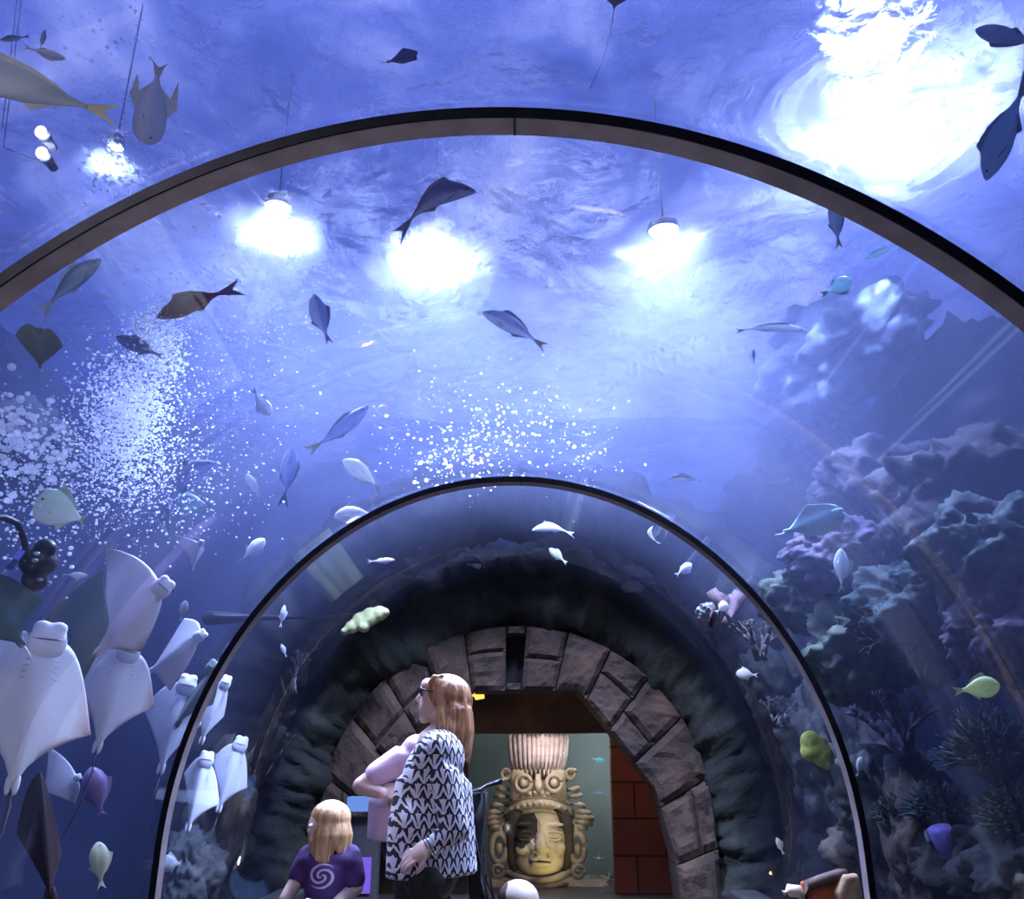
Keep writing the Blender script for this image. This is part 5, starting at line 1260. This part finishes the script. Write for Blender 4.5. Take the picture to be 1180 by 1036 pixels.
cap(bm, Vector((hc.x,YS,hc.z-.15)), Vector((hc.x-.02,YS,.46)), .07, .08)
for sd in (-1, 1):
    cap(bm, hc+Vector((sd*.08,0,-.15)), hc+Vector((sd*.11,-.08,-.2)), .026, .022)
    cap(bm, Vector((hc.x-.02,YS+sd*.06,.45)), Vector((hc.x+.16,YS+sd*.07,.45)), .045, .036); cap(bm, Vector((hc.x+.16,YS+sd*.07,.45)), Vector((hc.x+.2,YS+sd*.07,.27)), .034, .026); ball(bm, Vector((hc.x+.235,YS+sd*.07,.25)), (.05,.025,.025), 2)
kid = person('small child in a cream hat sitting in the black stroller', bl_, bm, m_skin2, .0075, 2)
bm = bmesh.new(); ball(bm, hc+Vector((0,.01,.022)), (.103,.10,.088), 3); tube(bm, [hc+Vector((.108*cos(j/20*2*pi), .01+.106*sin(j/20*2*pi), .0)) for j in range(21)], .011, 8, cap=False)
nn = N('cream_hat'); v = nn.coord(); xs = nn.sep(v); f = nn.noise(v, 10, 3)
mk = nn.math('LESS_THAN', nn.math('ADD', nn.math('ADD', xs[0], nn.math('MULTIPLY', f, .05)), nn.math('MULTIPLY', xs[2], 0.)), -.028)
nn.bsdf(nn.mix(mk, (.62,.52,.42), (.09,.05,.03)), .8); garment('hat', bm, nn.m, kid, bl_, .008, 3)
bm = bmesh.new(); cap(bm, Vector((hc.x,YS,hc.z-.16)), Vector((hc.x-.02,YS,.46)), .085, .092); garment('romper', bm, simple('dark_romper', (.04,.035,.06), .8), kid, bl_, .011, 3)

# --- carved wooden stand by the glass at the lower right
YK = 4.5
def Kp(px, py, dy=0.):
    p = at(px, py, YK); return Vector((p.x, YK+dy, p.z))
b0 = Vector((Kp(950,1030).x, YK, 0)); t = empty('wooden_stand', b0, 'carved wooden stand with an orange-red panel by the glass at lower right', 'stand')
K_ = lambda *a: Kp(*a)-b0
m_wd = mottled('dark_wood', [(.06,.03,.02), (.13,.07,.045), (.2,.12,.08)], 9, .6, .4, .01); m_tan = mottled('tan_wood', [(.42,.27,.13), (.56,.38,.2), (.66,.48,.28)], 6, .6, .3, .01)
bm = bmesh.new(); tube(bm, [K_(927,1036), K_(931,1020), K_(948,1014), K_(968,1008), K_(976,1007)], [.016,.026,.026,.027,.022], 10); bmobj('top_bar', bm, m_wd, t)
bm = bmesh.new(); tube(bm, [K_(968,1060,-.02), K_(967,1030,-.02), K_(974,1012,-.02), K_(981,1010,-.01), K_(985,1030,0), K_(986,1060,0)], [.03,.034,.03,.03,.034,.03], 12); box(bm, K_(977,1042,-.01), (.075,.07,.2), bev=.02); sp_ = bmobj('side_post', bm, m_tan, t); remesh(sp_, .008, 3)
bm = bmesh.new(); box(bm, K_(949,1036,.03), (.16,.03,.16), Matrix.Rotation(radians(-8), 3, 'Y'), bev=.008); bmobj('panel', bm, simple('orange_red_panel', (.55,.12,.04), .6, .2, 9), t)
bm = bmesh.new(); tube(bm, [K_(903,1029), K_(909,1026), K_(919,1027), K_(924,1036)], [.014,.028,.03,.02], 10); bmobj('knob', bm, simple('cream_knob', (.6,.48,.36), .5), t)
bm = bmesh.new(); tube(bm, [K_(916,1036), K_(930,1044), K_(950,1050)], .02, 8)
for dx in (-.12, .12): tube(bm, [Vector((dx,.02,.0)), Vector((dx,.02,K_(950,1046).z))], .028, 10)
bmobj('legs', bm, m_wd, t)
add_light('people_fill', 'AREA', (-1.0, 1.4, 2.6), 15, (.98,.92,.98), (-.3, 4.2, 1.2), .5)
